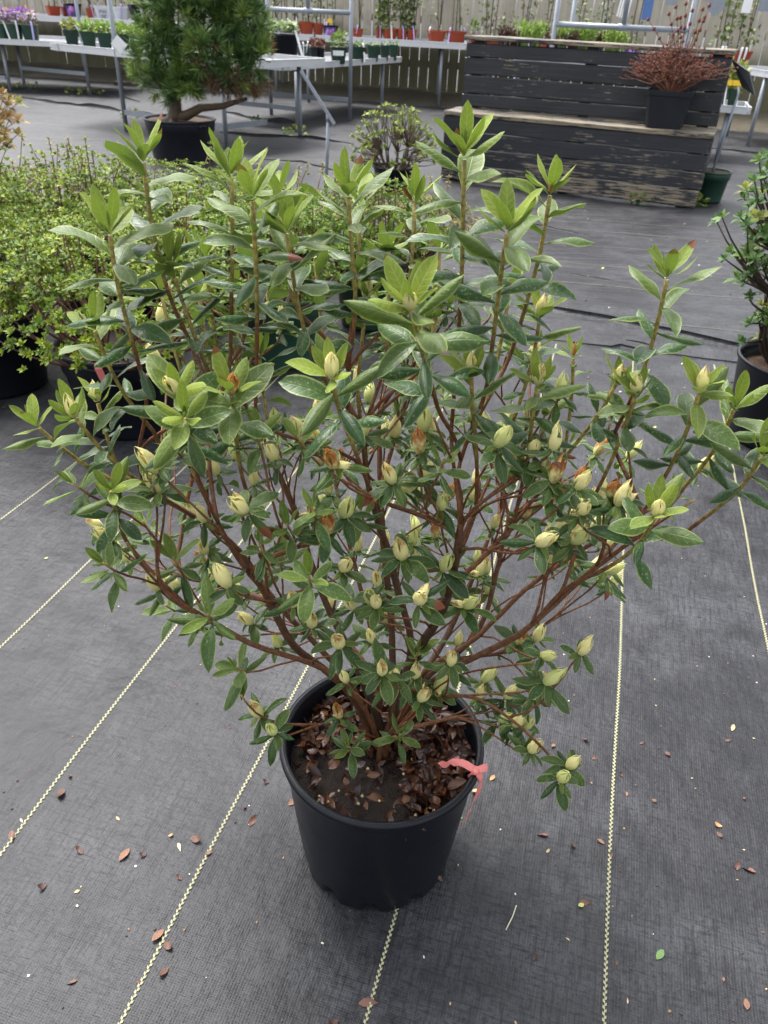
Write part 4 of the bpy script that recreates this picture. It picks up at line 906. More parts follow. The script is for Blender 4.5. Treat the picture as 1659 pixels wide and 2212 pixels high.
# weeds, bricks and paving scraps by the bench feet
for x, y, n, w, lab in ((60, 192, 60, .28, 'weeds and moss at the feet of the pansy bench'), (185, 203, 60, .25, 'tuft of grass at the brace post of the pansy bench'), (640, 287, 50, .16, 'moss and weeds round the bench leg behind the stake sign'), (560, 805/3.0, 26, .1, 'low green moss patch between the bench legs'), (1375, 432, 60, .12, 'sprawling weed at the foot of the black steps'), (1500, 440, 36, .06, 'small weed at the end of the black steps'), (1180, 405, 26, .08, 'sparse weed below the lower step'), (290, 252, 40, .14, 'grass tuft beside the pine pot')):
    p = on(x, y); m = MB(); tuft(m, (0, 0, .02), w, .05, n, .045, GREENS['fresh'] + GREENS['olive'], .6); o = m.build('weed', M['fol']); o.location = (p[0], p[1] - .05, 0); o['label'] = lab; stuff(o)
for x, y, lab in ((80, 160, 'flat paving slab under the rear bench leg'), (286, 183, 'thin board under the bench leg behind the pine')):
    p = on(x, y); t = thing('paving_slab', lab, 'slab', (p[0], p[1], 0), .2); MB().box((0, 0, .02), (.5, .3, .05)).build('slab', M['dirt'], t, False)
yl = thing('yellowing_shrub', 'yellowing large leaved shrub beyond the bed facing the pansy bench', 'potted shrub', (-2.62, 4.75, 0)); rng = np.random.default_rng(77)
tips = [atY(rng.uniform(-150, 42), rng.uniform(195, 330), 4.75 + rng.uniform(-.2, .2)) - np.array([-2.62, 4.75, 0]) for _ in range(60)]
upright(yl, (0, 0, .15), tips, rng, .060, [(.42, .30, .08), (.36, .34, .10), (.30, .17, .06), (.48, .33, .14)], (.16, .09, .05), .011); round_pot(yl, .16, .25, 'pot')

pl = atY(737, 390, 3.9); lt = thing('plant_label', 'small white label standing among tan azalea tips near the sign stake', 'tag', (pl[0], pl[1], .30)); MB().box((0, 0, pl[2] - .30), (.045, .003, .085), Matrix.Rotation(.25, 3, 'Y')).build('label_face', M['white'], lt, False); MB().beam((0, .003, -.04), (0, .003, pl[2] - .33), .008, .002, (0, 1, 0)).build('label_stake', M['white'], lt, False)

# ------------------------------------------------------------------ the azalea in front
AZ = np.array([.012, .752, 0.0])
az = thing('potted_azalea', 'large multi-stemmed azalea with cream buds in a black pot with a pink ribbon', 'potted shrub', tuple(AZ))
PR, PH = .1425, .257
def notch(R, Z, th):
    k = Z < .034                                                  # scalloped, drained foot
    s = np.clip(np.sin(th*11 + .4)*1.8 - .5, 0, 1)[None, :]*np.ones_like(Z)
    low = np.clip((.034 - Z)/.030, 0, 1)
    w = 1 + .004*np.sin(th*2 + .8)[None, :] + .002*np.sin(th*5)[None, :]
    return R*w*(1 - .045*low*s) , Z + low*s*.010
b = .117
prof = [(b*.1, .003), (b - .012, .003), (b - .002, .002), (b, .006), (b + .001, .018), (b + .003, .034), (b + .0035, .037), (b + .010, .10), (b + .017, .17), (b + .0225, .232), (b + .0235, .236), (PR - .001, .240), (PR + .004, .244), (PR + .0055, .250), (PR + .004, .2555), (PR, PH), (PR - .004, .2555), (PR - .006, .250), (PR - .007, .236), (PR - .012, .20), (.02, .195)]
mainpot = MB().lathe(prof, 132, rfun=notch).build('nursery_pot', M['pot'], az)
SZ = .214
m = MB(); V = [(0, 0, SZ + .012)]; rs = .1325
for k in range(1, 15):
    for j in range(64):
        a = j*math.pi/32; r = rs*k/14; x, y = r*math.cos(a), r*math.sin(a)
        V.append((x, y, SZ + .010*(1 - (k/14)**2) + .008*noise.noise((x*60, y*60, 2)) + .004*noise.noise((x*160, y*160, 5)) + .012*max(0, x*6 + y*2)))
T = np.array([[0, 1 + j, 1 + (j + 1) % 64] for j in range(64)]); Q = np.array([[1 + 64*k + j, 1 + 64*(k + 1) + j, 1 + 64*(k + 1) + (j + 1) % 64, 1 + 64*k + (j + 1) % 64] for k in range(13) for j in range(64)])
m.add(V, [T, Q]).build('soil', M['soil'], mainpot)
def curl_leaf(L, W, bend, twist, n=5):
    V = []; UV = []
    for i in range(n):
        t = i/(n - 1); w = W*math.sin(math.pi*min(1, t*.92 + .05))**.8
        for v in (-1, 0, 1):
            V.append((L*(t - bend*t*t*.4), v*w*math.cos(twist*t), bend*L*t*t*.6 + abs(v)*w*.5 + v*w*math.sin(twist*t))); UV.append((t, v*.5 + .5))
    P = [np.array([[3*i + j, 3*i + 3 + j, 3*i + 4 + j, 3*i + 1 + j] for i in range(n - 1) for j in range(2)])]
    return np.array(V), P, np.array(UV)
DEAD = [curl_leaf(1, .24, be, tw) for be, tw in ((.6, .8), (-.3, 1.2), (.9, -.6), (.2, .3))]
m = MB(); rng = np.random.default_rng(3); cnt = 0
while cnt < 760:
    x, y = rng.uniform(-.13, .13, 2)
    if x*x + y*y > .124**2: continue
    if y < .0 and x < .035 and rng.random() < .86: continue       # bare soil on the near left
    k = rng.integers(0, 4); z = SZ + .014*(1 - (math.hypot(x, y)/.13)**2) + .012*max(0, x*6 + y*2) + rng.uniform(0, .016); d = rng.normal(0, 1, 3)*(1, 1, .35); nn = rng.normal(0, .5, 3) + (0, 0, 1)
    col = random.choice([(.075, .024, .011), (.115, .040, .016), (.042, .015, .008), (.15, .062, .025), (.062, .021, .012), (.03, .011, .007)])
    m.inst(DEAD[k][0], DEAD[k][1], frames(d[None], nn[None])*rng.uniform(.013, .028), np.array([[x, y, z]]), np.array([col + (1,)])); cnt += 1
stuff(m.build('leaf_litter', M['litter'], mainpot))
m = MB()
for k in range(26):
    x, y = rng.uniform(-.10, .09), rng.uniform(-.115, -.01); r = .0022*rng.uniform(.8, 1.3)
    m.lathe([(.0003, -r), (r*.7, -r*.7), (r, 0), (r*.7, r*.7), (.0003, r)], 8, (x, y, SZ + .013 + .004*rng.random()), (.62, .48, .22, 1))
stuff(m.build('fertilizer_prills', M['paint'], mainpot))

# ---- leaf shapes (length 1, upper side +Z)
def leaf_shape(wid, droop, roll, tipz, wave, twist, nl=8, seed=0):
    r = random.Random(seed); V = []; UV = []; ang = 0.0; x = z = 0.0
    for i in range(nl + 1):
        t = i/nl
        w = .016 if t < .06 else wid*(math.sin(math.pi*((t - .04)/.96)**1.05)**.72 if t < 1 else 0) + .004
        if t > .9: w *= (1 - (t - .9)/.1)**.5*.98 + .02
        if i: ang = -droop*t**1.2 + tipz*max(0, t - .7); x += math.cos(ang)/nl; z += math.sin(ang)/nl
        tw = twist*t
        for v in (-1, -.55, 0, .55, 1):
            e = abs(v); yy = v*w*(math.cos(roll*e*.8)); zz = -w*roll*e*e*.62 + wave*w*math.sin(t*9 + v*2 + seed)*e
            V.append((x + -math.sin(ang)*zz, yy*math.cos(tw) - zz*math.sin(tw)*.4, z + math.cos(ang)*zz + yy*math.sin(tw))); UV.append((t, v*.5 + .5))
    P = [np.array([[5*i + j, 5*i + 5 + j, 5*i + 6 + j, 5*i + 1 + j] for i in range(nl) for j in range(4)])[:, ::-1]]
    return np.array(V), P, np.array(UV)
OLD = [leaf_shape(.172 + .018*(k % 3), .5 + .16*(k % 4), (.95, .5, -.35, .8, 1.15, .2, -.6, .7)[k], .5*(k % 2), .16, (-.3, .2, .0, .5, -.15, .3, -.5, .1)[k], 8, k) for k in range(8)]
YNG = [leaf_shape(.160 + .014*k, (-.35, -.15, .15, .3)[k], (.35, -.5, .5, -.2)[k], 0, .10, (.1, -.2, .3, 0)[k], 8, 20 + k) for k in range(4)]
SPEAR = [leaf_shape(.085, -.1, -.4, 0, 0, 0, 5, 40)]
def fix(s):
    """face winding so that the normal of the flat leaf points to +Z"""
    V, P, U = s; q = P[0][len(P[0])//2]; n = np.cross(V[q[1]] - V[q[0]], V[q[2]] - V[q[0]]); return s if n[2] > 0 else (V, [P[0][:, ::-1]], U)
SHAPES = [fix(s) for s in OLD + YNG + SPEAR]; iO, iY, iS = range(0, 8), range(8, 12), 12

# ---- limbs traced along the picture: (x, y, distance Y)
LIMBS = [
 [(870, 1500, .76), (905, 1394, .75), (955, 1331, .73), (984, 1220, .70), (1004, 1069, .68), (984, 1013, .66), (935, 900, .62)],
 [(880, 1500, .76), (917, 1442, .76), (1024, 1390, .77), (1131, 1271, .78), (1254, 1190, .78), (1400, 1100, .78)],
 [(860, 1490, .77), (900, 1394, .79), (865, 1299, .80), (838, 1188, .80), (790, 1045, .80), (786, 942, .80)],
 [(850, 1480, .78), (845, 1320, .83), (826, 1168, .86), (820, 997, .90), (818, 902, .93)],
 [(880, 1490, .78), (950, 1440, .80), (1036, 1378, .83), (1064, 1279, .85), (1092, 1140, .86), (1140, 1050, .87)],
 [(790, 1530, .74), (734, 1458, .72), (658, 1426, .70), (536, 1394, .68), (464, 1343, .67), (397, 1315, .66), (317, 1243, .65), (274, 1172, .64)],
 [(770, 1510, .75), (700, 1440, .74), (631, 1402, .72), (567, 1267, .68), (496, 1188, .65), (436, 1061, .62), (412, 1013, .60)],
 [(780, 1500, .77), (690, 1400, .78), (579, 1287, .79), (516, 1176, .79), (357, 1077, .79), (198, 1013, .78)],
 [(800, 1500, .78), (740, 1380, .82), (680, 1250, .86), (640, 1100, .90), (590, 1000, .92), (545, 900, .94)],
 [(830, 1490, .79), (800, 1350, .85), (760, 1200, .91), (725, 1050, .96), (705, 950, 1.0)],
 [(890, 1490, .79), (960, 1390, .87), (1020, 1250, .94), (1080, 1100, .99), (1130, 980, 1.02)],
 [(900, 1490, .74), (1000, 1430, .72), (1127, 1374, .70), (1254, 1251, .69), (1390, 1150, .67), (1500, 1080, .65)],
 [(890, 1530, .74), (984, 1454, .70), (1080, 1440, .66), (1150, 1430, .64)],
 [(780, 1570, .74), (707, 1565, .70), (591, 1567, .66), (548, 1548, .65), (520, 1500, .64)],
 [(900, 1530, .74), (1000, 1490, .70), (1060, 1520, .67), (1140, 1580, .66), (1195, 1640, .66)],
 [(820, 1580, .74), (845, 1600, .70), (855, 1590, .68)],
]
# ---- tips: S tall shoot (with stem points), R large rosette, B bud rosette, G fresh green rosette
TIPS = []
def S(x, y, Y, path, n=15, L=.050, bud=None): TIPS.append(('S', x, y, Y, path, n, L, bud))
S(310, 352, .80, [(320, 440), (337, 545), (378, 680), (412, 740)], 16); S(238, 508, .74, [(248, 600), (285, 735), (312, 830)], 17, .052)
S(500, 385, .82, [(503, 480), (500, 620), (498, 760)], 16); S(545, 435, .72, [(553, 560), (556, 700), (552, 880)], 16, .050)
S(620, 505, .76, [(632, 600), (655, 720), (690, 800)], 16); S(752, 425, .80, [(760, 540), (768, 640)], 15)
S(778, 448, .86, [(775, 560), (765, 660)], 11, .044); S(895, 440, .84, [(897, 520), (880, 640)], 14, .044)
S(1003, 345, .74, [(1000, 480), (998, 600), (988, 760), (975, 930)], 17, .052); S(1095, 505, .68, [(1080, 600), (1070, 700), (1052, 830)], 15, .052)
S(1188, 422, .78, [(1172, 530), (1140, 650), (1105, 760)], 14, .048, 'pink'); S(1440, 605, .74, [(1425, 680), (1408, 750), (1380, 830), (1330, 930)], 13, .046)
S(370, 575, .80, [(392, 650), (425, 740), (460, 830)], 14, .044); S(445, 560, .86, [(452, 650), (470, 760)], 13, .042)
S(205, 715, .76, [(232, 790), (270, 860), (330, 930)], 11, .044); S(605, 425, .88, [(615, 520), (630, 640)], 12, .042)
S(890, 670, .60, [(905, 740), (925, 800), (945, 880)], 16, .050, 'cream'); S(790, 650, .84, [(785, 720), (775, 800)], 10, .040, 'cream')
S(915, 650, .92, [(915, 720), (900, 800)], 9, .038); S(500, 640, .90, [(505, 720), (515, 820)], 9, .04); S(680, 560, .92, [(690, 660), (700, 760)], 10, .04)
S(1165, 690, .80, [(1158, 760), (1130, 850), (1090, 960)], 11, .042, 'orange'); S(1238, 775, .84, [(1238, 840), (1222, 960), (1205, 1060)], 8, .030, 'pink')
S(1510, 850, .68, [(1485, 930), (1455, 1000), (1400, 1090)], 12, .046, 'orange'); S(1585, 885, .70, [(1560, 950), (1510, 1020), (1440, 1090)], 11, .046)
S(1645, 985, .66, [(1610, 1050), (1560, 1090), (1480, 1150)], 8, .044); S(1415, 1115, .60, [(1390, 1170), (1330, 1220), (1240, 1260)], 9, .044, 'cream')
S(165, 905, .70, [(205, 960), (255, 1010), (330, 1060)], 9, .044, 'cream'); S(85, 925, .74, [(130, 970), (200, 1015)], 8, .042); S(212, 872, .80, [(225, 930), (250, 1000)], 6, .036, 'cream')
S(385, 850, .62, [(395, 900), (420, 1010)], 10, .046, 'cream'); S(400, 905, .58, [(410, 960), (430, 1040)], 9, .042, 'green'); S(500, 855, .64, [(507, 920), (520, 1030), (555, 1120)], 9, .048, 'brown')
S(718, 818, .58, [(728, 880), (770, 980), (800, 1060)], 9, .046, 'cream'); S(1018, 815, .70, [(1020, 880), (1030, 960), (1030, 1080)], 9, .044, 'cream'); S(1160, 835, .70, [(1150, 900), (1140, 990), (1110, 1130)], 9, .044, 'orange')
S(1330, 830, .74, [(1310, 880), (1240, 960), (1190, 1030)], 8, .040, 'orange'); S(1372, 855, .72, [(1355, 910), (1320, 1000), (1270, 1100)], 9, .040, 'cream')
S(240, 1062, .62, [(250, 1110), (268, 1160)], 11, .036, 'green'); S(545, 510, .92, [(540, 600), (530, 720)], 10, .04); S(840, 540, .92, [(840, 640), (835, 760)], 10, .04); S(950, 545, .90, [(945, 640), (930, 760)], 10, .042)
S(1100, 640, .86, [(1090, 700), (1070, 800)], 9, .04); S(430, 640, .92, [(440, 720), (460, 820)], 9, .038); S(560, 770, .90, [(565, 830), (580, 920)], 8, .038, 'green'); S(350, 640, .88, [(365, 720), (390, 800)], 8, .04)
def Z(kind, x0, y0, k, pts):
    for q in pts: TIPS.append((kind, x0 + q[0]*k, y0 + q[1]*k, q[2] if len(q) > 2 else None))
Z('B', 603.5, 822.9, .3968, [(135, 290), (210, 340), (205, 180), (305, 460, .62), (220, 450), (265, 610), (225, 705), (350, 730), (255, 820, .62), (460, 290), (575, 310), (630, 300), (715, 370), (765, 380), (720, 60), (790, 260), (1050, 200), (1130, 290), (1190, 340), (620, 545, .66), (685, 580), (795, 530), (880, 690, .70), (855, 850), (730, 885), (670, 960, .66), (893, 1020), (760, 1190, .60), (425, 920), (345, 1020), (540, 1110), (490, 1200), (530, 1220), (285, 1240), (405, 1230), (80, 1215, .60), (175, 1330, .58), (335, 1435, .62), (505, 1415), (600, 1310), (640, 1605), (740, 1610), (935, 1540, .68), (970, 1430), (1080, 990), (1090, 1050), (1055, 650), (1130, 1150), (1010, 1220), (1275, 450), (1375, 400), (1490, 370, .68), (1410, 510), (1490, 540), (1480, 620), (1625, 570), (1640, 710), (1340, 740), (1410, 880, .60), (1500, 840), (1600, 870), (1590, 970), (1300, 1420), (1400, 1410), (1430, 1490, .62), (1640, 1480, .62), (1110, 1630), (1450, 1640), (1530, 80), (1170, 790), (560, 1590, .60)])
Z('G', 603.5, 822.9, .3968, [(190, 690, .60), (160, 1060, .55), (100, 300), (40, 780, .62), (750, 1480), (440, 700), (640, 180), (900, 420)])
Z('B', 0, 822.9, .3968, [(860, 480), (870, 600), (550, 790), (600, 860), (650, 920), (690, 980), (1070, 730), (1110, 760), (1335, 700, .60), (1120, 930), (1120, 990), (1240, 1110, .58), (1185, 1080), (860, 1130), (975, 1110), (1310, 1170), (1440, 1210), (1370, 1310, .60), (1090, 1330), (1520, 1440), (1500, 430), (1500, 240), (1640, 290), (1180, 500), (1290, 420), (1380, 560)])
Z('G', 0, 822.9, .3968, [(400, 560, .66), (560, 990, .62), (1410, 880, .60), (1520, 960), (900, 1220), (1130, 1270, .56), (1290, 1560, .58), (1390, 270), (810, 520), (780, 760), (860, 820), (940, 960), (1300, 700), (1000, 640), (1100, 360), (930, 340)])
Z('B', 1207, 548.6, .372, [(310, 930), (400, 1180), (215, 1160), (820, 1250), (230, 1440), (345, 1450), (130, 1480), (110, 1350), (200, 1590), (270, 1690), (90, 1660), (80, 1770), (185, 1850), (280, 1840), (300, 1930), (300, 1400)])
Z('G', 1207, 548.6, .372, [(680, 1370), (450, 850), (60, 1100), (-60, 900)])
Z('B', 548.6, 1371.5, .4299, [(430, 410), (100, 490), (920, 280), (835, 320), (1130, 310), (1270, 310), (1400, 310), (1450, 250), (1240, 430), (1310, 450), (1360, 470), (1390, 580), (1580, 660), (1540, 720), (30, 400), (465, 230)])
Z('G', 548.6, 1371.5, .4299, [(735, 500), (470, 560)])
# inner and rear rosettes glimpsed between the front ones
rr_ = random.Random(11)
for k in range(62):
    TIPS.append((('G', 'B', 'G')[k % 3], rr_.uniform(330, 1180), rr_.uniform(600, 960), rr_.uniform(.88, 1.08)))
for k in range(20):
    TIPS.append(('B', rr_.uniform(560, 1250), rr_.uniform(1000, 1250), rr_.uniform(.86, 1.0)))

# ---- skeleton
nodes = []; par = []; limb_of = []
def addnode(p, pr, li): nodes.append(np.asarray(p, float)); par.append(pr); limb_of.append(li); return len(nodes) - 1
limb_nodes = []; LIMB_DIR = []
for li, lb in enumerate(LIMBS):
    a = random.uniform(0, 6.28); P = [np.array([AZ[0] + .02*math.cos(li*2.4) + .0, AZ[1] + .018*math.sin(li*2.4), .19])] + [atY(*q) for q in lb]
    P = np.array(P); P[1:, 2] = np.maximum(P[1:, 2], .235)
    s = np.concatenate([[0], np.cumsum(np.linalg.norm(np.diff(P, axis=0), axis=1))]); n = max(8, int(s[-1]/.022)); t = np.linspace(0, s[-1], n)
    Q = np.stack([np.interp(t, s, P[:, k]) for k in range(3)], 1)
    for _ in range(3): Q[1:-1] = (Q[:-2] + 2*Q[1:-1] + Q[2:])/4
    pr = -1
    for i, q in enumerate(Q):
        w = .0014*np.array([noise.noise((q[0]*40, q[2]*40, li)), noise.noise((q[1]*40, q[2]*40, li + 9)), 0])
        pr = addnode(q + w, pr, li); limb_nodes.append((pr, i/len(Q)))
tipinfo = []
def connect(T, mids, li_free=True):
    """join a tip (with optional stem points, tip first) to the best limb node"""
    start = mids[-1] if mids else T
    N = np.array([nodes[i] for i, f in limb_nodes]); fr = np.array([f for i, f in limb_nodes])
    v = start - N; L = np.linalg.norm(v, axis=1) + 1e-6; up = v[:, 2]/L
    out = np.linalg.norm(start[:2] - AZ[:2]) - np.linalg.norm(N[:, :2] - AZ[:2], axis=1)
    cost = L*(1 + 2.6*np.maximum(0, (.62 if start[2] > .5 else .25) - up)) + .35*np.maximum(0, .02 - out) + .05*(fr < .35) + np.maximum(0, .11 - L)*1.2
    k = int(np.argmin(cost)); i0 = limb_nodes[k][0]; a = nodes[i0]; li = limb_of[i0]
    pr_dir = unit(a - nodes[par[i0]]) if par[i0] >= 0 else np.array([0, 0, 1.])
    D = np.linalg.norm(start - a); n = max(3, int(D/.02))
    c1 = a + unit(pr_dir*.6 + unit(start - a)*.8)*D*.38; e_dir = unit((mids[-2] if len(mids) > 1 else T) - start) if mids else unit(np.array([start[0] - AZ[0], start[1] - AZ[1], .35])*np.array([.6, .6, 1]))
    c2 = start - e_dir*D*.30
    pr = i0
    for j in range(1, n + 1):
        t = j/n; q = (1 - t)**3*a + 3*t*(1 - t)**2*c1 + 3*t*t*(1 - t)*c2 + t**3*start
        q = q + .0012*np.array([noise.noise((q[0]*50, q[1]*50, 3)), noise.noise((q[2]*50, q[1]*50, 6)), 0])*(0 if j == n else 1)
        pr = addnode(q, pr, li)
        if .15 < t < .5 and D > .1: limb_nodes.append((pr, .6))
    if mids:
        P = np.array(mids[::-1] + [T]); s = np.concatenate([[0], np.cumsum(np.linalg.norm(np.diff(P, axis=0), axis=1))]); n = max(4, int(s[-1]/.014)); t = np.linspace(0, s[-1], n)
        Q = np.stack([np.interp(t, s, P[:, k]) for k in range(3)], 1)
        for _ in range(4): Q[1:-1] = (Q[:-2] + 2*Q[1:-1] + Q[2:])/4
        for q in Q[1:]: pr = addnode(q, pr, li)
    return pr
order = sorted(range(len(TIPS)), key=lambda i: (TIPS[i][0] != 'S', i))
rg = random.Random(5)
for i in order:
    t = TIPS[i]
    if t[0] == 'S':
        T = atY(t[1], t[2], t[3]); K = len(t[4]); mids = [atY(x, y, t[3] + (.78 - t[3])*.45*(j + 1)/K) for j, (x, y) in enumerate(t[4])]
        tipinfo.append((connect(T, mids), t))
    else:
        x, y, Y = t[1], t[2], t[3]
        if y > 1340:
            d = ray(x, y); zt = rg.uniform(.30, .40) if y > 1480 else rg.uniform(.36, .46); Y0 = (zt - CAMH)/d[2]*d[1]
            Y = Y0 if Y is None else min(max(Y, Y0 - .08), Y0 + .02)
            if y > 1600: Y = min(Y, .70)
        elif Y is None: Y = rg.uniform(.64, .96) if y > 900 else rg.uniform(.72, 1.0)
        T = atY(x, y, Y); T[2] = max(T[2], .245)
        tipinfo.append((connect(T, []), t))
NN = np.array(nodes); PAR = np.array(par); kids = [[] for _ in nodes]
for i, p in enumerate(par):
    if p >= 0: kids[p].append(i)
area = np.zeros(len(nodes)); tipset = {i: t for i, t in tipinfo}
dist_tip = np.zeros(len(nodes))
for i in range(len(nodes) - 1, -1, -1):
    if not kids[i]: area[i] = .0013**2.4; dist_tip[i] = 0
    else: area[i] += 1e-9
    if par[i] >= 0:
        area[par[i]] += area[i]; dist_tip[par[i]] = max(dist_tip[par[i]], dist_tip[i] + np.linalg.norm(NN[i] - NN[par[i]]))
rad = np.clip(area**(1/2.4), .0013, .0072)
yellow_len = {}
def stemcol(i, shoot):
    d = dist_tip[i]; old = np.array([.052, .029, .018]); red = np.array([.185, .070, .028]); yel = np.array([.36, .285, .075])
    k = np.clip((rad[i] - .0030)/.003, 0, 1); c = red*(1 - k) + old*k
    if shoot: y = np.clip((.125 - d)/.03, 0, 1); c = c*(1 - y) + yel*y
    else: y = np.clip((.022 - d)/.015, 0, 1)*.7; c = c*(1 - y) + yel*y
    return np.append(c, 1)
done = set()
for li in range(len(LIMBS)):
    m = MB(); roots = [i for i in range(len(nodes)) if limb_of[i] == li and (par[i] < 0)]
    stack = list(roots)
    while stack:
        s0 = stack.pop(); chain = [s0] if par[s0] < 0 else [par[s0], s0]; c = s0
        while kids[c]:
            ks = sorted(kids[c], key=lambda j: -area[j] - dist_tip[j]*1e-7); stack += ks[1:]; c = ks[0]; chain.append(c)
        sh = c in tipset and tipset[c][0] == 'S'
        R = np.array([rad[j] for j in chain]);
        if par[s0] >= 0: R[0] = min(R[0], R[1]*1.15)
        if sh: R = np.maximum(R, .0022)
        R = R*(1 + .12*np.array([noise.noise((j*1.7, li, 0)) for j in range(len(R))]))
        m.tube(NN[chain] - AZ, R, 7, np.array([stemcol(j, sh) for j in chain]))
    m.build('stem', M['stem'], az)

# ---- leaves and buds
LEAVES = []                                                        # (shape, matrix, place, tint)
BUDS = []
def leafat(p, ax, ph, th, L, shape, tint, refs):
    A, B = refs; r = math.cos(ph)*A + math.sin(ph)*B; t = math.radians(th)
    d = math.cos(t)*ax + math.sin(t)*r; n = math.sin(t)*ax - math.cos(t)*r
    n = unit(n + rgn.normal(0, .22, 3) + np.array([0, 0, .15])); LEAVES.append((shape, frames(d[None], n[None])[0]*L, p + r*.001, tint))
rgn = np.random.default_rng(9)
def basis(ax): ref = np.array([.3, .9, .2]) if abs(ax[1]) < .8 else np.array([1., 0, 0]); A = unit(np.cross(ax, ref)); return A, np.cross(ax, A)
def budat(p, ax, L, kind): BUDS.append((p, unit(ax), L, kind))
for ti, t in tipinfo:
    p = NN[ti]; ax = unit(p - NN[par[ti]]) if par[ti] >= 0 else np.array([0, 0, 1.])
    if t[0] == 'S':
        nL, L, bud = t[5], t[6], t[7]
        chain = [ti]
        while par[chain[-1]] >= 0 and len(chain) < 16: chain.append(par[chain[-1]])
        CP = NN[chain]; cs = np.concatenate([[0], np.cumsum(np.linalg.norm(np.diff(CP, axis=0), axis=1))])
        span = min(.0080*nL, cs[-1]*.9); ph = rgn.uniform(0, 6.28); ns = int(nL*.95)
        for k in range(ns):                                       # leaves down the shoot
            s = span*((k + .8)/ns)**1.05 + .006; q = np.array([np.interp(s, cs, CP[:, j]) for j in range(3)]); q2 = np.array([np.interp(s + .01, cs, CP[:, j]) for j in range(3)]); a = unit(q - q2); rf = basis(a)
            ph += 2.4; f = k/ns; young = max(0, .55 - 1.1*f)*rgn.uniform(.5, 1)
            leafat(q, a, ph, 52 + 22*f + rgn.normal(0, 9), L*rgn.uniform(1.0, 1.28)*(1 - .10*f), int(rgn.choice(iO)), (young, .0 if rgn.random() > .015 else .3, rgn.random(), 1), rf)
        ax2 = unit(ax + np.array([0, 0, .25])); rf = basis(ax2)
        for k in range(max(6, int(nL*.5))):                     # terminal whorl
            ph += 2.4; f = k/6; br = rgn.choice([0]*17 + [.18, .25, .8]) if bud not in ('cream', 'green', 'orange') else 0
            leafat(p + ax*.003*k*.4, ax2, ph, 56 - 6.5*k*.7 + rgn.normal(0, 8), L*(rgn.uniform(.64, .92) if br < .5 else .5), int(rgn.choice(iY)), (min(1, .50 + .1*k + rgn.uniform(-.1, .2)), br, rgn.random(), 1), rf)
        if bud in ('cream', 'orange', 'brown', 'pink'): budat(p + ax2*.003, ax2 + rgn.normal(0, .15, 3), .022 if bud != 'pink' else .015, bud)
        if bud == 'green' or (bud is None and rgn.random() < .3):
            for k in range(5): ph += 2.4; leafat(p + ax2*.004, ax2, ph, 12 + rgn.normal(0, 6), L*rgn.uniform(.34, .5), iS, (.55, 0, rgn.random(), 1), rf)
    else:
        outw = np.array([p[0] - AZ[0], p[1] - AZ[1], 0]); ax = unit(ax*.8 + np.array([0, -.15, .75]) + outw*.6); rf = basis(ax); ph = rgn.uniform(0, 6.28)
        far = p[1] > .86
        if t[0] == 'B':
            n = int(rgn.integers(5, 8)); L = rgn.uniform(.026, .038)*(1.12 if t[2] > 1200 else 1)
            for k in range(n):
                ph += 2.4; leafat(p - ax*.004*(k % 3), ax, ph, rgn.uniform(62, 105), L*rgn.uniform(.7, 1.15), int(rgn.choice(iO)), (rgn.uniform(0, .22), 0 if rgn.random() > .03 else .4, rgn.random(), 1), rf)
            for k in range(2):
                ph += 2.4; leafat(p, ax, ph, rgn.uniform(95, 135), L*.55, int(rgn.choice(iY)), (rgn.uniform(.3, .6), 0, rgn.random(), 1), rf)
            kd = rgn.choice(['cream', 'cream', 'lime', 'orange', 'cream', 'brown', 'lime']); budat(p - ax*.002, ax + rgn.normal(0, .2, 3), rgn.uniform(.022, .030), kd)
            if rgn.random() < .16: budat(p, ax + rgn.normal(0, .8, 3), .018, 'orange')
        else:
            n = int(rgn.integers(7, 10)); L = rgn.uniform(.028, .040)*(1.25 if t[2] > 1200 else 1)
            for k in range(n):
                ph += 2.4; leafat(p - ax*.003*(n - k), ax, ph, 88 - 6*k + rgn.normal(0, 8), L*rgn.uniform(.75, 1.1)*(1 - .03*k), int(rgn.choice(iO if k < 4 else iY)), (np.clip(.08 + .055*k + rgn.uniform(-.05, .1), 0, .6), 0, .4 + .6*rgn.random(), 1), rf)
            for k in range(4): ph += 2.4; leafat(p + ax*.002, ax, ph, 16 + rgn.normal(0, 8), L*rgn.uniform(.35, .55), iS, (.5, 0, 1, 1), rf)
        # a couple of leaves further down the twig
        j = par[ti]
        for k in range(2):
            if par[j] >= 0 and rgn.random() < .45:
                a = unit(NN[j] - NN[par[j]]); leafat(NN[j], a, rgn.uniform(0, 6.28), rgn.uniform(55, 85), rgn.uniform(.026, .036), int(rgn.choice(iO)), (rgn.uniform(0, .2), 0, rgn.random(), 1), basis(a)); j = par[j]
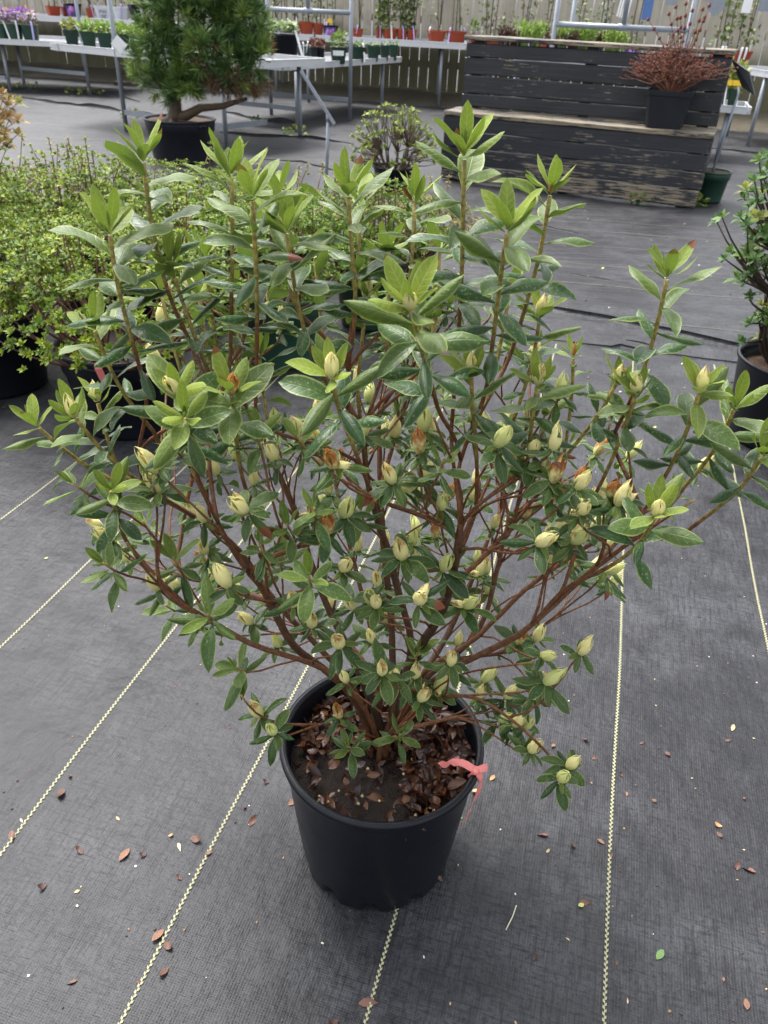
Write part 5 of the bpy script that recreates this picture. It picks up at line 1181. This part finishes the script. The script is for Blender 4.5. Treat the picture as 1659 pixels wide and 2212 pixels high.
# the 300 leaves that show largest are parts of their own; the rest is one mass
def shown(lf):
    V = SHAPES[lf[0]][0][[2, 22, 42, 20, 24]] if lf[0] != iS else SHAPES[iS][0][[2, 17, 27, 15, 19]]
    W = V @ lf[1].T + lf[2]; P = np.array([proj(w) for w in W]); c = P[1]
    if not (-20 < c[0] < 1680 and 0 < c[1] < 2230): return 0
    u = P[2] - P[0]; v = P[4] - P[3]; return abs(u[0]*v[1] - u[1]*v[0])*(1.0 if lf[2][1] < .86 else .45)
sc = np.array([shown(l) for l in LEAVES]); big = set(np.argsort(-sc)[:300])
leaf_me = []
for s in SHAPES:
    leaf_me.append(MB().add(s[0], s[1], (1, 1, 1, 1), s[2]).mesh('leaf', M['leaf_obj']))
rest = MB()
for i, (s, Mx, p, tint) in enumerate(LEAVES):
    if i in big:
        o = bpy.data.objects.new('leaf', leaf_me[s]); COL.objects.link(o); o.parent = az; o.color = tint
        o.matrix_local = Matrix.Translation(Vector(p - AZ)) @ Matrix([list(r) for r in Mx]).to_4x4()
    else: rest.inst(SHAPES[s][0], SHAPES[s][1], Mx[None], (p - AZ)[None], np.array([tint]), SHAPES[s][2])
stuff(rest.build('foliage', M['leaf_att'], az))
# buds: overlapping pointed scales
def bud_mesh(seed):
    r = np.random.default_rng(seed); m = MB()
    for ring, (n, s, z0) in enumerate(((4, 1.0, 0), (5, .93, .03), (3, 1.04, .10))):
        for k in range(n):
            ph = 2*math.pi*(k + .5*ring)/n + r.normal(0, .15); V = []; C = []; nl = 6; top = s*r.uniform(.86, 1.06); Wd = r.uniform(.85, 1.05)
            for i in range(nl + 1):
                t = i/nl; R = .31*math.sin(math.pi*(.13 + t*.62))**.8*(1 - t**2.6)**.62*(1.0 - .05*ring + .02*k) + .006; w = Wd*(1 - t**2.4) + .02
                for v in (-1, 0, 1):
                    a = ph + v*w*.72; V.append((R*math.cos(a)*(1.03 if v == 0 else .99), R*math.sin(a)*(1.03 if v == 0 else .99), z0 + t*top*.92)); C.append((t, r.random(), abs(v), 1))
            m.add(V, [np.array([[3*i + j, 3*i + 1 + j, 3*i + 4 + j, 3*i + 3 + j] for i in range(nl) for j in range(2)])], np.array(C))
    return m.mesh('bud', M['bud'])
t = NT('bud_scales'); at = t.new('ShaderNodeAttribute', attribute_name='tint'); sp_ = t.new('ShaderNodeSeparateColor'); t.link(at.outputs['Color'], sp_.inputs[0])
oi = t.new('ShaderNodeObjectInfo'); so = t.new('ShaderNodeSeparateColor'); t.link(oi.outputs['Color'], so.inputs[0]); co = t.coord('Object'); nz = t.noise(co, 3.2, 4); nf = t.noise(co, 14, 3)
base = t.mix(so.outputs[1], C4(.80, .72, .31), C4(.52, .60, .16)); base = t.mix(t.math('MULTIPLY', nf, .35), base, C4(.88, .80, .48)); base = t.mix(t.math('MULTIPLY', t.math('SUBTRACT', .35, sp_.outputs[0], clamp=True), 1.4), base, C4(.30, .40, .11))
br = t.math('MULTIPLY', t.math('SUBTRACT', t.math('ADD', t.math('MULTIPLY', nz, .9), t.math('MULTIPLY', sp_.outputs[0], .35)), t.math('SUBTRACT', 1.05, so.outputs[0])), 5.0, clamp=True)
c = t.mix(br, base, t.mix(nf, C4(.24, .075, .015), C4(.52, .22, .05)))
t.set(Base_Color=c, Roughness=.6); t.bump(nf, .25, .002); tr = t.new('ShaderNodeBsdfTranslucent'); t.link(c, tr.inputs[0]); mx = t.new('ShaderNodeMixShader'); mx.inputs[0].default_value = .25
t.link(t.b.outputs[0], mx.inputs[1]); t.link(tr.outputs[0], mx.inputs[2]); t.link(mx.outputs[0], t.out.inputs[0]); M['bud'] = t.m
bud_me = [bud_mesh(k) for k in range(5)]
for i, (p, ax, L, kd) in enumerate(BUDS):
    o = bpy.data.objects.new('bud', bud_me[i % 5]); COL.objects.link(o); o.parent = az
    o.color = dict(cream=(.16, .15, 0, 1), lime=(.08, .75, 0, 1), orange=(.38, .2, 0, 1), brown=(.58, .2, 0, 1), pink=(.75, 0, 0, 1))[kd]
    F = frames(ax[None], np.array([[.3, .8, .2]]))[0]; R = np.stack([F[:, 1], F[:, 2], F[:, 0]], 1); wd = .98 if kd != 'pink' else .6
    o.matrix_local = Matrix.Translation(Vector(p - AZ)) @ Matrix([list(r) for r in (R*np.array([L*wd, L*wd, L*1.18]))]).to_4x4()

# ---- pink ribbon tied round the rim
k0 = on(1012, 1664, .258) - AZ; ra = math.atan2(k0[1], k0[0]); kp = np.array([PR*math.cos(ra), PR*math.sin(ra), .258]); od = np.array([math.cos(ra), math.sin(ra), 0]); sd_ = np.array([-od[1], od[0], 0])
rb = thing('ribbon', 'pink plastic ribbon knotted on the pot rim', 'ribbon', tuple(AZ + kp))
def strip(path, w0, w1, seed):
    P = np.array(path, float); n = len(P); V = []; r = random.Random(seed); T = np.gradient(P, axis=0)
    for i in range(n):
        a = unit(np.cross(T[i], np.array([.3, -.6, .5]) + np.array([r.uniform(-.4, .4) for _ in range(3)]))); w = w0 + (w1 - w0)*i/(n - 1)
        V += [P[i] - a*w/2, P[i] + np.array([0, -.001, .0015]), P[i] + a*w/2]
    return MB().add(V, [np.array([[3*i + j, 3*i + 1 + j, 3*i + 4 + j, 3*i + 3 + j] for i in range(n - 1) for j in range(2)])])
def cv(*pts, n=9): P = np.array(pts, float); t = np.linspace(0, len(P) - 1, n); Q = np.stack([np.interp(t, np.arange(len(P)), P[:, k]) for k in range(3)], 1); Q[1:-1] = (Q[:-2] + 2*Q[1:-1] + Q[2:])/4; return Q
IN = -od
strip(cv((0, 0, .006), IN*.018 + (0, 0, .012), IN*.036 + (0, -.004, .008), IN*.052 + (0, -.006, -.006)), .009, .012, 1).build('tail', M['ribbon'], rb)
strip(cv((0, 0, .005), IN*.016 + sd_*.004 + (0, 0, .004), IN*.034 + sd_*.016 + (0, 0, -.004)), .009, .011, 2).build('tail', M['ribbon'], rb)
strip(cv((0, 0, .004), od*.006 + (0, 0, .012), od*.013 + sd_*.012 + (0, 0, .006)), .008, .011, 3).build('tail', M['ribbon'], rb)
strip(cv(od*.004 + (0, 0, .004), od*.011 + (0, 0, -.01), od*.008 + (0, 0, -.04), od*.004 + (-.004, 0, -.085), od*.000 + (-.008, 0, -.125)), .009, .0012, 4).build('tail', M['ribbon'], rb)
MB().lathe([(.0005, -.006), (.005, -.004), (.0065, 0), (.005, .004), (.0005, .006)], 10, (0, 0, .005)).tube([(IN*.007 + (0, 0, -.012)), (0, 0, .0055), od*.0085 + (0, 0, -.012)], .0035, 6).build('knot', M['ribbon'], rb)

# ------------------------------------------------------------------ fallen leaves, seeds and grit on the fabric
DM = [MB().add(s[0], s[1], (1, 1, 1, 1), s[2]).mesh('fallen_leaf', M['litter']) for s in DEAD]
def colmesh(k, col, nm):
    s = DEAD[k]; return MB().add(s[0], s[1], col + (1,), s[2]).mesh(nm, M['litter'])
dead_m = [colmesh(k % 4, c, 'fallen_leaf') for k, c in enumerate([(.10, .038, .024), (.16, .065, .04), (.07, .028, .02), (.22, .10, .055), (.12, .05, .03)])]
cream_m = [colmesh(k, c, 'fallen_petal') for k, c in enumerate([(.55, .42, .22), (.60, .50, .32), (.50, .26, .09)])]; green_m = [colmesh(k, c, 'fallen_leaf') for k, c in ((3, (.13, .24, .06)), (0, (.40, .44, .12)))]
zz = lambda pts, x0, y0, k: [(x0 + a*k, y0 + b*k) + tuple(r) for a, b, *r in pts]
brown = zz([(345, 565, .030), (65, 790, .026), (255, 1085, .022), (705, 890, .028), (1040, 830, .028), (450, 920, .022), (1358, 765, .024), (1465, 527, .017), (1570, 653, .022), (990, 1058, .015), (915, 1535, .022), (420, 1600, .014), (385, 487, .014), (890, 1330, .026), (895, 1400, .024), (93, 506, .009), (950, 12, .01), (800, 915, .018), (1155, 905, .014), (1245, 235, .01), (1340, 655, .012), (755, 1625, .01)], 0, 1481.2, .3968)
brown += zz([(675, 145, .018), (522, 178, .014), (975, 175, .010), (1110, 215, .018), (722, 258, .014), (885, 350, .014), (905, 455, .010), (1040, 470, .014), (1430, 160, .014), (485, 665, .018), (625, 712, .020), (783, 713, .015), (820, 785, .012), (1385, 650, .016), (655, 1020, .018), (405, 1330, .014), (1540, 1535, .018), (850, 1355, .010), (1490, 855, .02), (1590, 865, .024), (865, 860, .008), (1420, 1420, .008), (1620, 1180, .007), (1530, 460, .01)], 987.5, 1536.1, .4048)
brown += [(775, 2170, .026), (730, 2205, .024), (620, 690, .02), (1245, 740, .02), (955, 1905, .015), (612, 1640, .01)]
cream = zz([(1465, 105, .020), (1575, 145, .006), (1412, 620, .022), (475, 757, .011), (910, 1560, .008), (1485, 905, .006), (1520, 745, .006), (600, 1225, .008), (175, 372, .019), (115, 422, .022)], 987.5, 1536.1, .4048) + zz([(970, 860, .016), (915, 822, .014), (405, 1130, .012), (110, 725, .01), (1540, 945, .006), (650, 735, .012)], 0, 1481.2, .3968)
green = zz([(1065, 1325, .022), (675, 1030, .016), (28, 575, .018)], 987.5, 1536.1, .4048) + [(95, 1207, .014), (500, 815/.99, .0), (12, 880, .018), (1150, 910, .016), (1300, 580, .03), (1190, 2120, .0), (1410, 925, .02)]
def drop(lst, ms, lab, cat, grp, nm, flat=.35):
    for i, (x, y, L) in enumerate(lst):
        if L <= 0: continue
        p = on(x, y); o = bpy.data.objects.new(nm, ms[i % len(ms)]); COL.objects.link(o); L *= .92
        o.location = (p[0], p[1], gz(p[0], p[1]) + .001); o.scale = (L, L*(1.1 if nm == 'fallen_leaf' else .9), L*flat); o.rotation_euler = (random.uniform(-.15, .15), random.uniform(-.12, .12), random.uniform(0, 6.28)); tag(o, lab, cat, grp)
drop(brown, dead_m, 'curled brown fallen leaf lying on the woven ground fabric', 'fallen leaf', 'brown leaves on the ground fabric', 'fallen_leaf', .8)
drop(cream, cream_m, 'pale cream fallen bud scale lying on the woven ground fabric', 'bud scale', 'pale bud scales on the ground fabric', 'fallen_petal', .6)
drop(green, green_m, 'small green fallen leaf lying on the woven ground fabric', 'fallen leaf', 'green leaves on the ground fabric', 'fallen_leaf', .5)
p = on(1107, 1985); tw = tag(MB().tube([(-.012, -.018, .002), (.0, .002, .003), (.008, .020, .002)], .0009, 5, (.62, .55, .42, 1)).build('fallen_twig', M['paint']), 'thin pale straw lying in front of the pot on the fabric', 'twig'); tw.location = (p[0], p[1], gz(p[0], p[1]) + .0005)
m = MB()
for k in range(520):
    if k < 330: x, y = random.uniform(-.75, 1.0), random.uniform(.42, 2.2)
    else: x, y = random.uniform(.2, 3.2), random.uniform(2.4, 5.8)
    s = random.uniform(.0006, .0019)*(1 if k < 330 else 2.6); c = random.choice([(.62, .58, .48, 1), (.25, .15, .08, 1), (.10, .06, .04, 1), (.42, .30, .18, 1), (.05, .04, .035, 1)])
    m.box((x, y, gz(x, y) + s*.3), (s*2, s*random.uniform(1, 2), s*1.2), Matrix.Rotation(random.uniform(0, 3), 3, 'Z'), c)
stuff(m.build('grit', M['paint'])); o = bpy.data.objects['grit']; o['label'] = 'scattered grit and perlite specks on the ground fabric'
